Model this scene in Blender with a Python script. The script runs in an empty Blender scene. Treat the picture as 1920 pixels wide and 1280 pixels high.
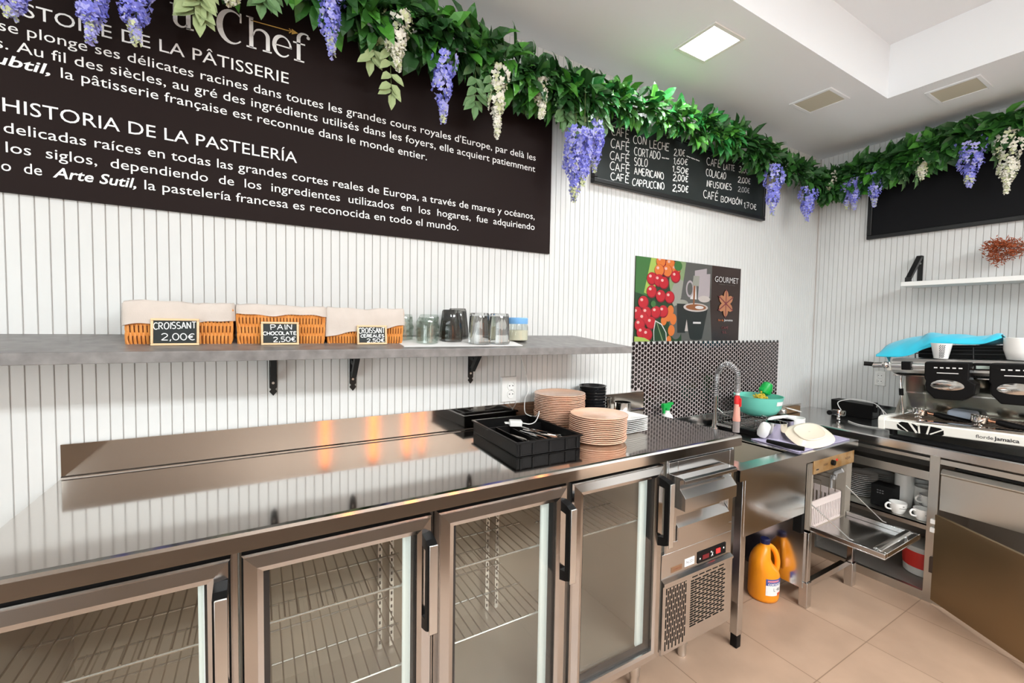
import bpy, bmesh, math, random
from math import sin, cos, pi, radians
from mathutils import Matrix, Vector, Euler, noise
random.seed(7)
SC = bpy.context.scene
COL = SC.collection

# ------------------------------------------------------------------ camera, world, light
cam_d = bpy.data.cameras.new('camera')
cam_d.sensor_fit = 'HORIZONTAL'; cam_d.sensor_width = 36.0
cam_d.lens = 814.03 / 1920 * 36.0
cam_d.clip_start = 0.02; cam_d.clip_end = 60
cam_o = bpy.data.objects.new('camera', cam_d); COL.objects.link(cam_o)
_R = Vector((0.86465, -0.50211, 0.01638)); _U = Vector((0.00777, 0.04597, 0.99891)); _F = Vector((0.50231, 0.86358, -0.04365))
_M = Matrix((_R, _U, -_F)).transposed().to_4x4(); _M.translation = Vector((-0.622, -1.710, 1.444))
cam_o.matrix_world = _M
SC.camera = cam_o
SC.view_settings.view_transform = 'Standard'; SC.view_settings.look = 'None'
SC.view_settings.gamma = 1.0; SC.view_settings.use_curve_mapping = False
SC.view_settings.exposure = 0.03
world = bpy.data.worlds.new('sky'); SC.world = world; world.use_nodes = True
world.node_tree.nodes['Background'].inputs[0].default_value = (0.90, 0.98, 1.0, 1)
world.node_tree.nodes['Background'].inputs[1].default_value = 6.5
try:
    SC.cycles.max_bounces = 10; SC.cycles.transparent_max_bounces = 16; SC.cycles.transmission_bounces = 10
    SC.cycles.sample_clamp_indirect = 6.0; SC.cycles.use_denoising = True; SC.cycles.blur_glossy = 0.5
except Exception:
    pass

def portal(name, loc, rot, sx, sy):
    d = bpy.data.lights.new(name, 'AREA'); d.shape = 'RECTANGLE'; d.size = sx; d.size_y = sy
    o = bpy.data.objects.new(name, d); COL.objects.link(o); o.location = loc; o.rotation_euler = rot
    d.cycles.is_portal = True
portal('shopfront_daylight', (-3.58, -3.2, 1.35), (radians(90), 0, radians(-90)), 2.4, 2.3)
portal('side_daylight', (-2.95, -4.58, 1.35), (radians(90), 0, pi), 0.9, 2.3)

# ------------------------------------------------------------------ materials
def nodes(m):
    m.use_nodes = True
    return m.node_tree.nodes, m.node_tree.links, m.node_tree.nodes['Principled BSDF']

def mat(name, col, rough=0.5, metal=0.0, spec=0.5, coat=0.0, emit=None, emit_s=0.0, trans=0.0, ior=1.45,
        vary=None, vscale=8.0, vstretch=(1, 1, 1), bump=0.0, bscale=60.0, bstretch=(1, 1, 1), sheen=0.0, sss=0.0):
    m = bpy.data.materials.new(name); N, L, P = nodes(m)
    P.inputs['Base Color'].default_value = (*col, 1); P.inputs['Roughness'].default_value = rough
    P.inputs['Metallic'].default_value = metal; P.inputs['Specular IOR Level'].default_value = spec
    P.inputs['Coat Weight'].default_value = coat; P.inputs['IOR'].default_value = ior
    P.inputs['Transmission Weight'].default_value = trans; P.inputs['Sheen Weight'].default_value = sheen
    if emit: P.inputs['Emission Color'].default_value = (*emit, 1); P.inputs['Emission Strength'].default_value = emit_s
    if vary or bump:
        T = N.new('ShaderNodeTexCoord')
    if vary:
        M = N.new('ShaderNodeMapping'); M.inputs['Scale'].default_value = vstretch; L.new(T.outputs['Object'], M.inputs['Vector'])
        X = N.new('ShaderNodeTexNoise'); X.inputs['Scale'].default_value = vscale; X.inputs['Detail'].default_value = 5
        L.new(M.outputs['Vector'], X.inputs['Vector'])
        R = N.new('ShaderNodeValToRGB'); R.color_ramp.elements[0].color = (*col, 1); R.color_ramp.elements[1].color = (*vary, 1)
        R.color_ramp.elements[0].position = 0.32; R.color_ramp.elements[1].position = 0.68
        L.new(X.outputs['Fac'], R.inputs['Fac']); L.new(R.outputs['Color'], P.inputs['Base Color'])
    if bump:
        M2 = N.new('ShaderNodeMapping'); M2.inputs['Scale'].default_value = bstretch; L.new(T.outputs['Object'], M2.inputs['Vector'])
        X2 = N.new('ShaderNodeTexNoise'); X2.inputs['Scale'].default_value = bscale; X2.inputs['Detail'].default_value = 3
        L.new(M2.outputs['Vector'], X2.inputs['Vector'])
        B = N.new('ShaderNodeBump'); B.inputs['Strength'].default_value = bump; B.inputs['Distance'].default_value = 0.002
        L.new(X2.outputs['Fac'], B.inputs['Height']); L.new(B.outputs['Normal'], P.inputs['Normal'])
    return m

def thin_glass(name, tint=(0.93, 0.97, 0.96), refl=(1, 1, 1), rough=0.015, ior=1.5):
    m = bpy.data.materials.new(name); N, L, P = nodes(m); N.remove(P)
    out = N['Material Output']
    t = N.new('ShaderNodeBsdfTransparent'); t.inputs[0].default_value = (*tint, 1)
    g = N.new('ShaderNodeBsdfGlossy'); g.inputs['Color'].default_value = (*refl, 1); g.inputs['Roughness'].default_value = rough
    f = N.new('ShaderNodeFresnel'); ge = N.new('ShaderNodeNewGeometry'); mr = N.new('ShaderNodeMapRange')
    mr.inputs['To Min'].default_value = ior; mr.inputs['To Max'].default_value = 1.0/ior      # same reflectance from both sides of the sheet
    L.new(ge.outputs['Backfacing'], mr.inputs['Value']); L.new(mr.outputs['Result'], f.inputs['IOR'])
    x = N.new('ShaderNodeMixShader'); L.new(f.outputs[0], x.inputs[0]); L.new(t.outputs[0], x.inputs[1]); L.new(g.outputs[0], x.inputs[2])
    L.new(x.outputs[0], out.inputs['Surface'])
    return m

def steel(name, col=(0.62, 0.615, 0.61), rough=0.15, stretch=(1.5, 420, 420), bump=0.018, smudge=0.05):
    m = bpy.data.materials.new(name); N, L, P = nodes(m)
    P.inputs['Base Color'].default_value = (*col, 1); P.inputs['Metallic'].default_value = 1.0
    T = N.new('ShaderNodeTexCoord')
    M = N.new('ShaderNodeMapping'); M.inputs['Scale'].default_value = stretch; L.new(T.outputs['Object'], M.inputs['Vector'])
    X = N.new('ShaderNodeTexNoise'); X.inputs['Scale'].default_value = 1.0; X.inputs['Detail'].default_value = 2
    L.new(M.outputs['Vector'], X.inputs['Vector'])
    B = N.new('ShaderNodeBump'); B.inputs['Strength'].default_value = bump; B.inputs['Distance'].default_value = 0.001
    L.new(X.outputs['Fac'], B.inputs['Height']); L.new(B.outputs['Normal'], P.inputs['Normal'])
    X2 = N.new('ShaderNodeTexNoise'); X2.inputs['Scale'].default_value = 5.0; X2.inputs['Detail'].default_value = 6
    L.new(T.outputs['Object'], X2.inputs['Vector'])
    R = N.new('ShaderNodeMapRange'); R.inputs['From Min'].default_value = 0.3; R.inputs['From Max'].default_value = 0.7
    R.inputs['To Min'].default_value = rough; R.inputs['To Max'].default_value = rough + smudge
    L.new(X2.outputs['Fac'], R.inputs['Value']); L.new(R.outputs['Result'], P.inputs['Roughness'])
    return m

WHITE = mat('white_wall_paint', (0.66, 0.66, 0.645), 0.42, vary=(0.635, 0.635, 0.62), vscale=3.0, bump=0.05, bscale=40)
GROOVE = mat('groove_shade_paint', (0.46, 0.42, 0.39), 0.7)  # shade inside the wall grooves, put into the paint colour
CEIL = mat('ceiling_paint', (0.88, 0.905, 0.93), 0.7, vary=(0.86, 0.885, 0.91), vscale=1.5)
STEEL = steel('brushed_steel')
STEELY = steel('brushed_steel_side', stretch=(420, 1.5, 420))
STEELR = steel('rough_cabinet_steel', (0.56, 0.54, 0.50), 0.30, (420, 1.5, 420), 0.03)
STEELU = steel('upstand_steel', (0.62, 0.58, 0.54), 0.075, (1.5, 420, 420), 0.012, 0.02)
STEELT = steel('worktop_steel', (0.66, 0.63, 0.60), 0.07, (1.5, 420, 420), 0.008, 0.025)
STEELV = steel('steel_post', stretch=(420, 420, 1.5))
STEELIN = mat('fridge_liner_steel', (0.44, 0.385, 0.32), 0.38, 0.45)
BRONZE = steel('door_back_steel', (0.36, 0.27, 0.16), 0.38, (300, 300, 2.0), 0.03)
CHROME = mat('chrome', (0.78, 0.77, 0.75), 0.08, 1.0)
ALU = mat('aluminium', (0.80, 0.79, 0.77), 0.30, 1.0)
WIRE = mat('wire_steel', (0.62, 0.61, 0.58), 0.25, 1.0)
BLACKP = mat('black_plastic', (0.007, 0.0065, 0.0065), 0.40, spec=0.13)
BLACKM = mat('black_matt', (0.006, 0.006, 0.006), 0.6, spec=0.2)
BLACKI = mat('black_painted_iron', (0.008, 0.008, 0.008), 0.42)
RUBBER = mat('black_rubber', (0.004, 0.004, 0.0045), 0.7, spec=0.15)
GASKET = mat('door_gasket', (0.02, 0.018, 0.018), 0.6)
PANE = thin_glass('door_glass', (0.965, 0.97, 0.962), ior=1.5)
GLASS = thin_glass('clear_glass', (0.86, 0.89, 0.87), ior=1.6)
FLUTED = mat('fluted_glass', (0.97, 0.98, 0.97), 0.02, trans=1.0, ior=1.45)
SMOKE = mat('smoked_glass', (0.50, 0.49, 0.47), 0.03, trans=1.0, ior=1.45)
WHITEP = mat('white_plastic', (0.80, 0.79, 0.76), 0.35)
PORC = mat('white_porcelain', (0.82, 0.81, 0.78), 0.12, coat=0.3)
PEACH = mat('peach_stoneware', (0.84, 0.50, 0.34), 0.22, vary=(0.87, 0.58, 0.42), vscale=20, coat=0.3)
CREAM = mat('cream_stoneware', (0.76, 0.67, 0.53), 0.25, coat=0.2)
BLACKC = mat('black_glazed_ceramic', (0.015, 0.015, 0.016), 0.15, coat=0.3)
LAMIN = mat('grey_stone_laminate', (0.150, 0.138, 0.132), 0.36, vary=(0.24, 0.225, 0.215), vscale=26, bump=0.06, bscale=90)
SIGNB = mat('dark_brown_sign_board', (0.017, 0.0105, 0.0095), 0.55, spec=0.09)
SIGNW = mat('white_sign_letter', (0.90, 0.89, 0.87), 0.5)
GOLD = mat('gold_print', (0.75, 0.48, 0.12), 0.4)
SLATE = mat('chalkboard_slate', (0.017, 0.021, 0.020), 0.42, spec=0.25, vary=(0.024, 0.029, 0.028), vscale=6)
SLATEB = mat('black_chalkboard', (0.004, 0.004, 0.005), 0.6, spec=0.2)
CHALK = mat('chalk_writing', (0.80, 0.80, 0.78), 0.8)
CHALKD = mat('faded_chalk_writing', (0.36, 0.37, 0.37), 0.8)
WOODL = mat('pale_wood', (0.66, 0.44, 0.24), 0.5, vary=(0.74, 0.53, 0.31), vscale=12, vstretch=(1, 8, 8))
WICK = mat('orange_wicker', (0.62, 0.22, 0.04), 0.5, vary=(0.72, 0.30, 0.07), vscale=40)
WICKD = mat('wicker_gap', (0.20, 0.06, 0.012), 0.7)
LINEN = mat('cream_linen', (0.60, 0.525, 0.47), 0.9, vary=(0.54, 0.47, 0.415), vscale=14, bump=0.25, bscale=300, sheen=0.2)
GRN1 = mat('deep_green_leaf', (0.018, 0.075, 0.016), 0.45)
GRN2 = mat('mid_green_leaf', (0.035, 0.14, 0.022), 0.42)
GRN3 = mat('bright_green_leaf', (0.07, 0.26, 0.03), 0.4)
GRN4 = mat('emerald_leaf', (0.03, 0.22, 0.045), 0.4)
PALEG = mat('pale_sage_leaf', (0.34, 0.42, 0.20), 0.55)
SAGE = mat('sage_leaf', (0.13, 0.25, 0.10), 0.5)
VINE = mat('vine_stem', (0.10, 0.13, 0.04), 0.7)
LILAC = mat('lilac_petal', (0.22, 0.23, 0.72), 0.6)
LILAC2 = mat('pale_lilac_petal', (0.42, 0.42, 0.84), 0.6)
PETALW = mat('white_petal', (0.82, 0.80, 0.70), 0.6)
PETALY = mat('cream_green_petal', (0.62, 0.66, 0.40), 0.6)
ORANGE = mat('orange_jug_plastic', (0.90, 0.30, 0.01), 0.32)
NAVY = mat('dark_navy_plastic', (0.020, 0.018, 0.035), 0.4)
AQUA = mat('aqua_plastic', (0.16, 0.58, 0.46), 0.35)
GREENP = mat('green_plastic', (0.005, 0.36, 0.06), 0.35)
YSPONGE = mat('yellow_scourer', (0.55, 0.42, 0.04), 0.9)
RED = mat('red_plastic', (0.75, 0.03, 0.03), 0.35)
PINKP = mat('salmon_plastic', (0.80, 0.36, 0.28), 0.35)
PAPER = mat('white_label', (0.82, 0.80, 0.78), 0.6)
INK = mat('black_ink', (0.02, 0.02, 0.025), 0.6)
BLUEL = mat('blue_label', (0.06, 0.09, 0.32), 0.5)
CYAN = mat('cyan_cloth', (0.02, 0.48, 0.68), 0.85, vary=(0.03, 0.56, 0.74), vscale=10, bump=0.2, bscale=200, sheen=0.3)
LAVEND = mat('lavender_cloth', (0.42, 0.38, 0.52), 0.9, bump=0.2, bscale=200)
GREYCL = mat('blue_grey_cloth', (0.45, 0.52, 0.62), 0.9, bump=0.2, bscale=150)
MACHW = mat('cream_white_enamel', (0.82, 0.80, 0.73), 0.25, coat=0.3)
COPPER = mat('copper_tube', (0.80, 0.42, 0.27), 0.2, 1.0)
DISP = mat('lcd_panel', (0.35, 0.42, 0.38), 0.3)
TRAYB = mat('dark_oven_tray', (0.012, 0.010, 0.009), 0.4)
RUSTP = mat('stained_control_plate', (0.50, 0.24, 0.06), 0.32, 0.6, vary=(0.62, 0.42, 0.22), vscale=16)
DRIED = mat('dried_russet_flower', (0.32, 0.07, 0.02), 0.8)
STEMB = mat('dry_stem', (0.22, 0.10, 0.06), 0.8)
BLUELID = mat('blue_jar_lid', (0.20, 0.45, 0.80), 0.4)
DIFF_ON = mat('lit_lamp_diffuser', (0.9, 0.9, 0.9), 0.5, emit=(1.0, 0.98, 0.90), emit_s=22.0)
DIFF_BIG = mat('added_panel_diffuser', (0.9, 0.9, 0.9), 0.5, emit=(1.0, 1.0, 0.97), emit_s=6.0)  # glow of the panels added behind the camera
DIFF_OFF = mat('yellowed_diffuser', (0.60, 0.56, 0.44), 0.6)
TUBE = mat('fridge_light_tube', (0.80, 0.86, 0.84), 0.3, emit=(0.88, 0.96, 0.92), emit_s=0.45)
LEDR = mat('red_digit_display', (0.10, 0.005, 0.01), 0.3, emit=(0.8, 0.02, 0.03), emit_s=0.10)
SWR = mat('red_rocker_switch', (0.6, 0.02, 0.02), 0.3, emit=(1.0, 0.05, 0.05), emit_s=0.5)
BULB = mat('warm_streak_lamp', (1, 0.7, 0.4), 0.5, emit=(1.0, 0.22, 0.04), emit_s=5.0)  # glow of the tube lamps added for the streaks
BARW = mat('bar_wood', (0.33, 0.25, 0.19), 0.5, vary=(0.38, 0.29, 0.22), vscale=5, vstretch=(1, 8, 8))
ROOMW = mat('room_paint', (0.66, 0.64, 0.60), 0.7)
RED_TXT = mat('red_white_tub', (0.70, 0.04, 0.03), 0.4)
TUBP = mat('milky_tub_plastic', (0.66, 0.64, 0.60), 0.4)
TILEB = mat('black_penny_tile', (0.012, 0.008, 0.008), 0.14, coat=0.2)
GROUT = mat('pale_pink_grout', (0.40, 0.35, 0.34), 0.85)
RACKP = mat('pinkish_white_rack', (0.66, 0.56, 0.52), 0.4)

def floor_mat():
    m = bpy.data.materials.new('floor_tile'); N, L, P = nodes(m)
    T = N.new('ShaderNodeTexCoord'); M = N.new('ShaderNodeMapping'); M.inputs['Location'].default_value = (-1.34 + 0.4450 * 9, 0.865 + 0.4450 * 15, 0)
    L.new(T.outputs['Object'], M.inputs['Vector'])
    B = N.new('ShaderNodeTexBrick'); B.offset = 0.0; B.squash = 1.0
    B.inputs['Scale'].default_value = 1.0; B.inputs['Brick Width'].default_value = 0.445; B.inputs['Row Height'].default_value = 0.445
    B.inputs['Mortar Size'].default_value = 0.0022; B.inputs['Mortar Smooth'].default_value = 0.2
    B.inputs['Color1'].default_value = (0.46, 0.305, 0.21, 1); B.inputs['Color2'].default_value = (0.49, 0.33, 0.23, 1)
    B.inputs['Mortar'].default_value = (0.27, 0.17, 0.11, 1)
    L.new(M.outputs['Vector'], B.inputs['Vector'])
    X = N.new('ShaderNodeTexNoise'); X.inputs['Scale'].default_value = 4.0; X.inputs['Detail'].default_value = 6; L.new(T.outputs['Object'], X.inputs['Vector'])
    mx = N.new('ShaderNodeMix'); mx.data_type = 'RGBA'; mx.blend_type = 'MULTIPLY'; mx.inputs[0].default_value = 0.35
    R = N.new('ShaderNodeValToRGB'); R.color_ramp.elements[0].color = (0.62, 0.62, 0.62, 1); R.color_ramp.elements[1].color = (1, 1, 1, 1)
    R.color_ramp.elements[0].position = 0.35; R.color_ramp.elements[1].position = 0.65
    L.new(X.outputs['Fac'], R.inputs['Fac']); L.new(B.outputs['Color'], mx.inputs[6]); L.new(R.outputs['Color'], mx.inputs[7])
    L.new(mx.outputs[2], P.inputs['Base Color']); P.inputs['Roughness'].default_value = 0.42
    return m
FLOOR = floor_mat()

# ------------------------------------------------------------------ geometry helpers
MW = {}
class G:
    def __init__(s): s.v = []; s.f = []; s.m = []
    def add(s, vs, fs, mi=0, M=None):
        b = len(s.v)
        s.v.extend([tuple(M @ Vector(p)) for p in vs] if M is not None else [tuple(p) for p in vs])
        for f in fs: s.f.append(tuple(i + b for i in f)); s.m.append(mi)
        return s
    def box(s, x0, x1, y0, y1, z0, z1, mi=0, M=None):
        if x0 > x1: x0, x1 = x1, x0
        if y0 > y1: y0, y1 = y1, y0
        if z0 > z1: z0, z1 = z1, z0
        vs = [(x0,y0,z0),(x1,y0,z0),(x1,y1,z0),(x0,y1,z0),(x0,y0,z1),(x1,y0,z1),(x1,y1,z1),(x0,y1,z1)]
        return s.add(vs, [(0,3,2,1),(4,5,6,7),(0,1,5,4),(1,2,6,5),(2,3,7,6),(3,0,4,7)], mi, M)
    def hexa(s, p, mi=0):      # eight corners: bottom ring then top ring
        return s.add(p, [(0,3,2,1),(4,5,6,7),(0,1,5,4),(1,2,6,5),(2,3,7,6),(3,0,4,7)], mi)
    def cyl(s, p0, p1, r, n=16, mi=0, r1=None, M=None):
        p0 = Vector(p0); p1 = Vector(p1); r1 = r if r1 is None else r1
        d = (p1 - p0).normalized(); a = d.orthogonal().normalized(); b = d.cross(a)
        vs = []
        for p, rr in ((p0, r), (p1, r1)):
            for i in range(n): t = 2*pi*i/n; vs.append(p + a*(rr*cos(t)) + b*(rr*sin(t)))
        fs = [(i, (i+1) % n, n + (i+1) % n, n + i) for i in range(n)]
        fs += [tuple(range(n-1, -1, -1)), tuple(range(n, 2*n))]
        return s.add(vs, fs, mi, M)
    def tube(s, pts, r, n=8, mi=0, closed=False, M=None):
        pts = [Vector(p) for p in pts]; k = len(pts); rs = r if isinstance(r, (list, tuple)) else [r]*k
        vs = []; a = None
        for i, p in enumerate(pts):
            if closed: d = pts[(i+1) % k] - pts[i-1]
            else: d = pts[min(i+1, k-1)] - pts[max(i-1, 0)]
            d = d.normalized() if d.length > 1e-9 else Vector((0,0,1))
            if a is None: a = d.orthogonal().normalized()
            else:
                a = a - d*a.dot(d); a = a.normalized() if a.length > 1e-6 else d.orthogonal().normalized()
            b = d.cross(a)
            for j in range(n): t = 2*pi*j/n; vs.append(p + a*(rs[i]*cos(t)) + b*(rs[i]*sin(t)))
        fs = []
        for i in range(k if closed else k-1):
            i2 = (i+1) % k
            for j in range(n): j2 = (j+1) % n; fs.append((i*n+j, i*n+j2, i2*n+j2, i2*n+j))
        if not closed: fs += [tuple(range(n-1, -1, -1)), tuple(range((k-1)*n, k*n))]
        return s.add(vs, fs, mi, M)
    def lathe(s, prof, n=32, c=(0,0,0), mi=0, M=None, flute=0, fa=0.0, sq=0.0):
        vs = []; fs = []; k = len(prof)
        for r, z in prof:
            for i in range(n):
                t = 2*pi*i/n; rr = r*(1 + fa*(1 if (i % 2) else -1)) if flute else r
                if sq:
                    e = 2 + sq*6; rr = rr / ((abs(cos(t))**e + abs(sin(t))**e)**(1/e))
                vs.append((c[0]+rr*cos(t), c[1]+rr*sin(t), c[2]+z))
        for j in range(k-1):
            for i in range(n): i2 = (i+1) % n; fs.append((j*n+i, j*n+i2, (j+1)*n+i2, (j+1)*n+i))
        if prof[0][0] > 1e-6: fs.append(tuple(range(n-1, -1, -1)))
        if prof[-1][0] > 1e-6: fs.append(tuple(range((k-1)*n, k*n)))
        return s.add(vs, fs, mi, M)
    def prism(s, poly, fn, t0, t1, mi=0, M=None):   # poly of (a,b); fn(a,b,t)->xyz
        n = len(poly); vs = [fn(a, b, t0) for a, b in poly] + [fn(a, b, t1) for a, b in poly]
        fs = [(i, (i+1) % n, n+(i+1) % n, n+i) for i in range(n)] + [tuple(range(n-1, -1, -1)), tuple(range(n, 2*n))]
        return s.add(vs, fs, mi, M)
    def ball(s, c, r, n=12, k=8, mi=0, sc=(1,1,1), M=None):
        vs = [(c[0], c[1], c[2]-r*sc[2])]; fs = []
        for j in range(1, k):
            a = -pi/2 + pi*j/k
            for i in range(n): t = 2*pi*i/n; vs.append((c[0]+r*sc[0]*cos(a)*cos(t), c[1]+r*sc[1]*cos(a)*sin(t), c[2]+r*sc[2]*sin(a)))
        vs.append((c[0], c[1], c[2]+r*sc[2])); e = len(vs)-1
        for i in range(n):
            i2 = (i+1) % n; fs.append((0, 1+i2, 1+i)); fs.append((e, 1+(k-2)*n+i, 1+(k-2)*n+i2))
            for j in range(k-2): fs.append((1+j*n+i, 1+j*n+i2, 1+(j+1)*n+i2, 1+(j+1)*n+i))
        return s.add(vs, fs, mi, M)
    def build(s, name, mats, parent=None, smooth=40, bevel=0.0, recalc=True, local=False, seg=2):
        me = bpy.data.meshes.new(name); me.from_pydata(s.v, [], s.f)
        for m in (mats if isinstance(mats, (list, tuple)) else [mats]): me.materials.append(m)
        me.polygons.foreach_set('material_index', s.m)
        if recalc:
            bm = bmesh.new(); bm.from_mesh(me); bmesh.ops.recalc_face_normals(bm, faces=bm.faces[:]); bm.to_mesh(me); bm.free()
        if smooth:
            me.polygons.foreach_set('use_smooth', [True]*len(me.polygons)); me.set_sharp_from_angle(angle=radians(smooth))
        me.update()
        o = bpy.data.objects.new(name, me); COL.objects.link(o)
        attach(o, parent, local)
        if bevel:
            b = o.modifiers.new('bevel', 'BEVEL'); b.width = bevel; b.segments = seg; b.limit_method = 'ANGLE'; b.angle_limit = radians(50)
        return o

def attach(o, parent, local=False):
    MW[o.name] = Matrix.Identity(4)
    if parent is not None:
        o.parent = parent
        if local: MW[o.name] = MW[parent.name].copy()
        else: o.matrix_parent_inverse = MW[parent.name].inverted()

def tag(o, label=None, cat=None, group=None, kind=None):
    if label: o['label'] = label
    if cat: o['category'] = cat
    if group: o['group'] = group
    if kind: o['kind'] = kind
    return o

def thing(name, label, cat, loc=(0,0,0), rot=(0,0,0), group=None):
    o = bpy.data.objects.new(name, None); COL.objects.link(o)
    o.empty_display_size = 0.05; o.location = loc; o.rotation_euler = rot
    MW[o.name] = Matrix.Translation(Vector(loc)) @ Euler(rot).to_matrix().to_4x4()
    return tag(o, label, cat, group)

def dup(root, loc, rot=None, label=None, group=None):
    r = root.copy(); COL.objects.link(r); r.location = loc
    if rot is not None: r.rotation_euler = rot if hasattr(rot, '__len__') else (0, 0, rot)
    if label: r['label'] = label
    if group: r['group'] = group
    for ch in list(root.children):
        c = ch.copy(); COL.objects.link(c); c.parent = r
        for g in list(ch.children):
            d = g.copy(); COL.objects.link(d); d.parent = c
    return r

ORD = 'topmost second third fourth fifth sixth seventh eighth ninth tenth eleventh twelfth thirteenth fourteenth fifteenth sixteenth seventeenth eighteenth nineteenth twentieth twenty-first twenty-second twenty-third twenty-fourth twenty-fifth'.split()

# ------------------------------------------------------------------ writing: printed text and single-stroke chalk letters
def text_geo(g, txt, x0, x1, z, size, y, mi=0, shear=0.0, fat=0.0, fn=None, squeeze=None):
    """printed text on the back wall plane: fits x0..x1 on baseline z"""
    cu = bpy.data.curves.new('lettering', 'FONT'); cu.body = txt; cu.size = 1.0; cu.shear = shear; cu.offset = fat; cu.resolution_u = 3
    o = bpy.data.objects.new('lettering', cu); COL.objects.link(o)
    dg = bpy.context.evaluated_depsgraph_get(); ev = o.evaluated_get(dg); me = ev.to_mesh()
    vs = [v.co.copy() for v in me.vertices]; fs = [tuple(p.vertices) for p in me.polygons]
    ev.to_mesh_clear(); bpy.data.objects.remove(o); bpy.data.curves.remove(cu)
    if not vs: return
    a = min(v.x for v in vs); b = max(v.x for v in vs)
    k = (x1-x0)/(b-a) if x1 is not None else size
    fn = fn or (lambda u, w: (u, y, w))
    g.add([fn(x0+(v.x-a)*k, z+v.y*size) for v in vs], fs, mi)

def arc(cx, cy, rx, ry, a0, a1, n=9):
    return [(cx+rx*cos(radians(a0+(a1-a0)*i/n)), cy+ry*sin(radians(a0+(a1-a0)*i/n))) for i in range(n+1)]
GL = {
 'A': [[(0,0),(.28,1),(.56,0)],[(.1,.36),(.46,.36)]], 'B': [[(0,0),(0,1)],[(0,1)]+arc(.2,.76,.26,.24,90,-90)+[(0,.52)],[(0,.52)]+arc(.22,.26,.3,.26,90,-90)+[(0,0)]],
 'C': [arc(.32,.5,.32,.5,50,310,14)], 'D': [[(0,0),(0,1)]+arc(.1,.5,.45,.5,90,-90,12)+[(0,0)]],
 'E': [[(.46,1),(0,1),(0,0),(.48,0)],[(0,.52),(.38,.52)]], 'F': [[(.46,1),(0,1),(0,0)],[(0,.52),(.36,.52)]],
 'H': [[(0,0),(0,1)],[(.5,0),(.5,1)],[(0,.5),(.5,.5)]], 'I': [[(.1,0),(.1,1)]], 'L': [[(0,1),(0,0),(.42,0)]],
 'M': [[(0,0),(.06,1),(.32,.3),(.58,1),(.64,0)]], 'N': [[(0,0),(0,1),(.48,0),(.48,1)]], 'O': [arc(.3,.5,.3,.5,90,450,18)],
 'P': [[(0,0),(0,1)],[(0,1)]+arc(.2,.74,.28,.26,90,-90)+[(0,.48)]], 'R': [[(0,0),(0,1)],[(0,1)]+arc(.2,.75,.26,.25,90,-90)+[(0,.5)],[(.18,.5),(.5,0)]],
 'S': [arc(.25,.75,.23,.25,40,270,9)+arc(.25,.25,.25,.25,90,-140,9)], 'T': [[(0,1),(.56,1)],[(.28,1),(.28,0)]],
 'U': [[(0,1),(0,.3)]+arc(.25,.28,.25,.28,180,360,8)+[(.5,1)]], 'V': [[(0,1),(.26,0),(.52,1)]],
 '0': [arc(.26,.5,.26,.5,90,450,18)], '1': [[(.02,.78),(.2,1),(.2,0)]], '2': [arc(.25,.72,.25,.28,160,-30,9)+[(0,0),(.52,0)]],
 '3': [arc(.22,.75,.24,.25,140,-90,8)+arc(.22,.25,.28,.25,90,-140,8)], '5': [[(.46,1),(.06,1),(.03,.58)]+arc(.22,.3,.28,.3,110,-140,9)],
 '6': [[(.42,1),(.12,.6)]+arc(.26,.27,.25,.27,150,510,14)], '7': [[(0,1),(.5,1),(.16,0)],[(.1,.5),(.42,.5)]], '4': [[(.38,0),(.38,1),(0,.32),(.52,.32)]],
 '8': [arc(.25,.75,.2,.25,90,450,12),arc(.25,.25,.25,.25,90,450,12)],
 '€': [arc(.36,.5,.3,.48,55,305,12),[(-.04,.6),(.4,.6)],[(-.04,.42),(.36,.42)]], ',': [[(.1,.1),(.02,-.2)]], '.': [[(.05,0),(.08,.06)]],
 '(': [arc(.3,.5,.25,.6,130,230,6)], ')': [arc(-.1,.5,.25,.6,50,-50,6)], '/': [[(0,-.05),(.4,1.05)]], ' ': [], '-': [[(0,.5),(.4,.5)]],
 '~': [[(0,.3),(.15,.6),(.3,.25),(.5,.55),(.7,.3),(.9,.5)]],
}
ACC = {'É': 'E', 'Í': 'I', 'Ó': 'O'}
def chalk(g, txt, x0, x1, z0, h, fn, w=0.0045, mi=0, dz=0.0, jit=0.03, rnd=None):
    """single stroke letters from x0 to x1 on baseline z0 (rising dz); fn(x,z)->xyz"""
    rnd = rnd or random.Random(len(txt)*7+3)
    segs = []; x = 0.0
    for ch in txt:
        base = ACC.get(ch, ch); gl = GL[base]
        wid = max([p[0] for s in gl for p in s], default=0.3)
        jy = rnd.uniform(-jit, jit); sh = rnd.uniform(-jit, jit)*2
        for s in gl: segs.append([(x+px+sh*py, py+jy) for px, py in s])
        if ch in ACC: segs.append([(x+wid*0.45, 1.12), (x+wid*0.45+0.14, 1.34)])
        x += wid + (0.16 if ch != ' ' else 0.14)
    tot = x-0.16; k = (x1-x0)/tot
    for s in segs:
        pts = [Vector((x0+px*k, z0+py*h+dz*px/tot)) for px, py in s]
        runs = [[pts[0]]]
        for i in range(1, len(pts)):
            runs[-1].append(pts[i])
            if i < len(pts)-1 and (pts[i]-pts[i-1]).length > 1e-9 and (pts[i+1]-pts[i]).length > 1e-9 and (pts[i]-pts[i-1]).angle(pts[i+1]-pts[i]) > 0.9: runs.append([pts[i]])
        for run in runs:
            vs = []; n = len(run)
            if n < 2: continue
            for i, p in enumerate(run):
                d = run[min(i+1, n-1)]-run[max(i-1, 0)]
                d = d.normalized() if d.length > 1e-9 else Vector((1, 0)); q = Vector((-d.y, d.x))*(w/2)
                vs += [fn(*(p+q)), fn(*(p-q))]
            g.add(vs, [(2*i, 2*i+1, 2*i+3, 2*i+2) for i in range(n-1)], mi)

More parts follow.
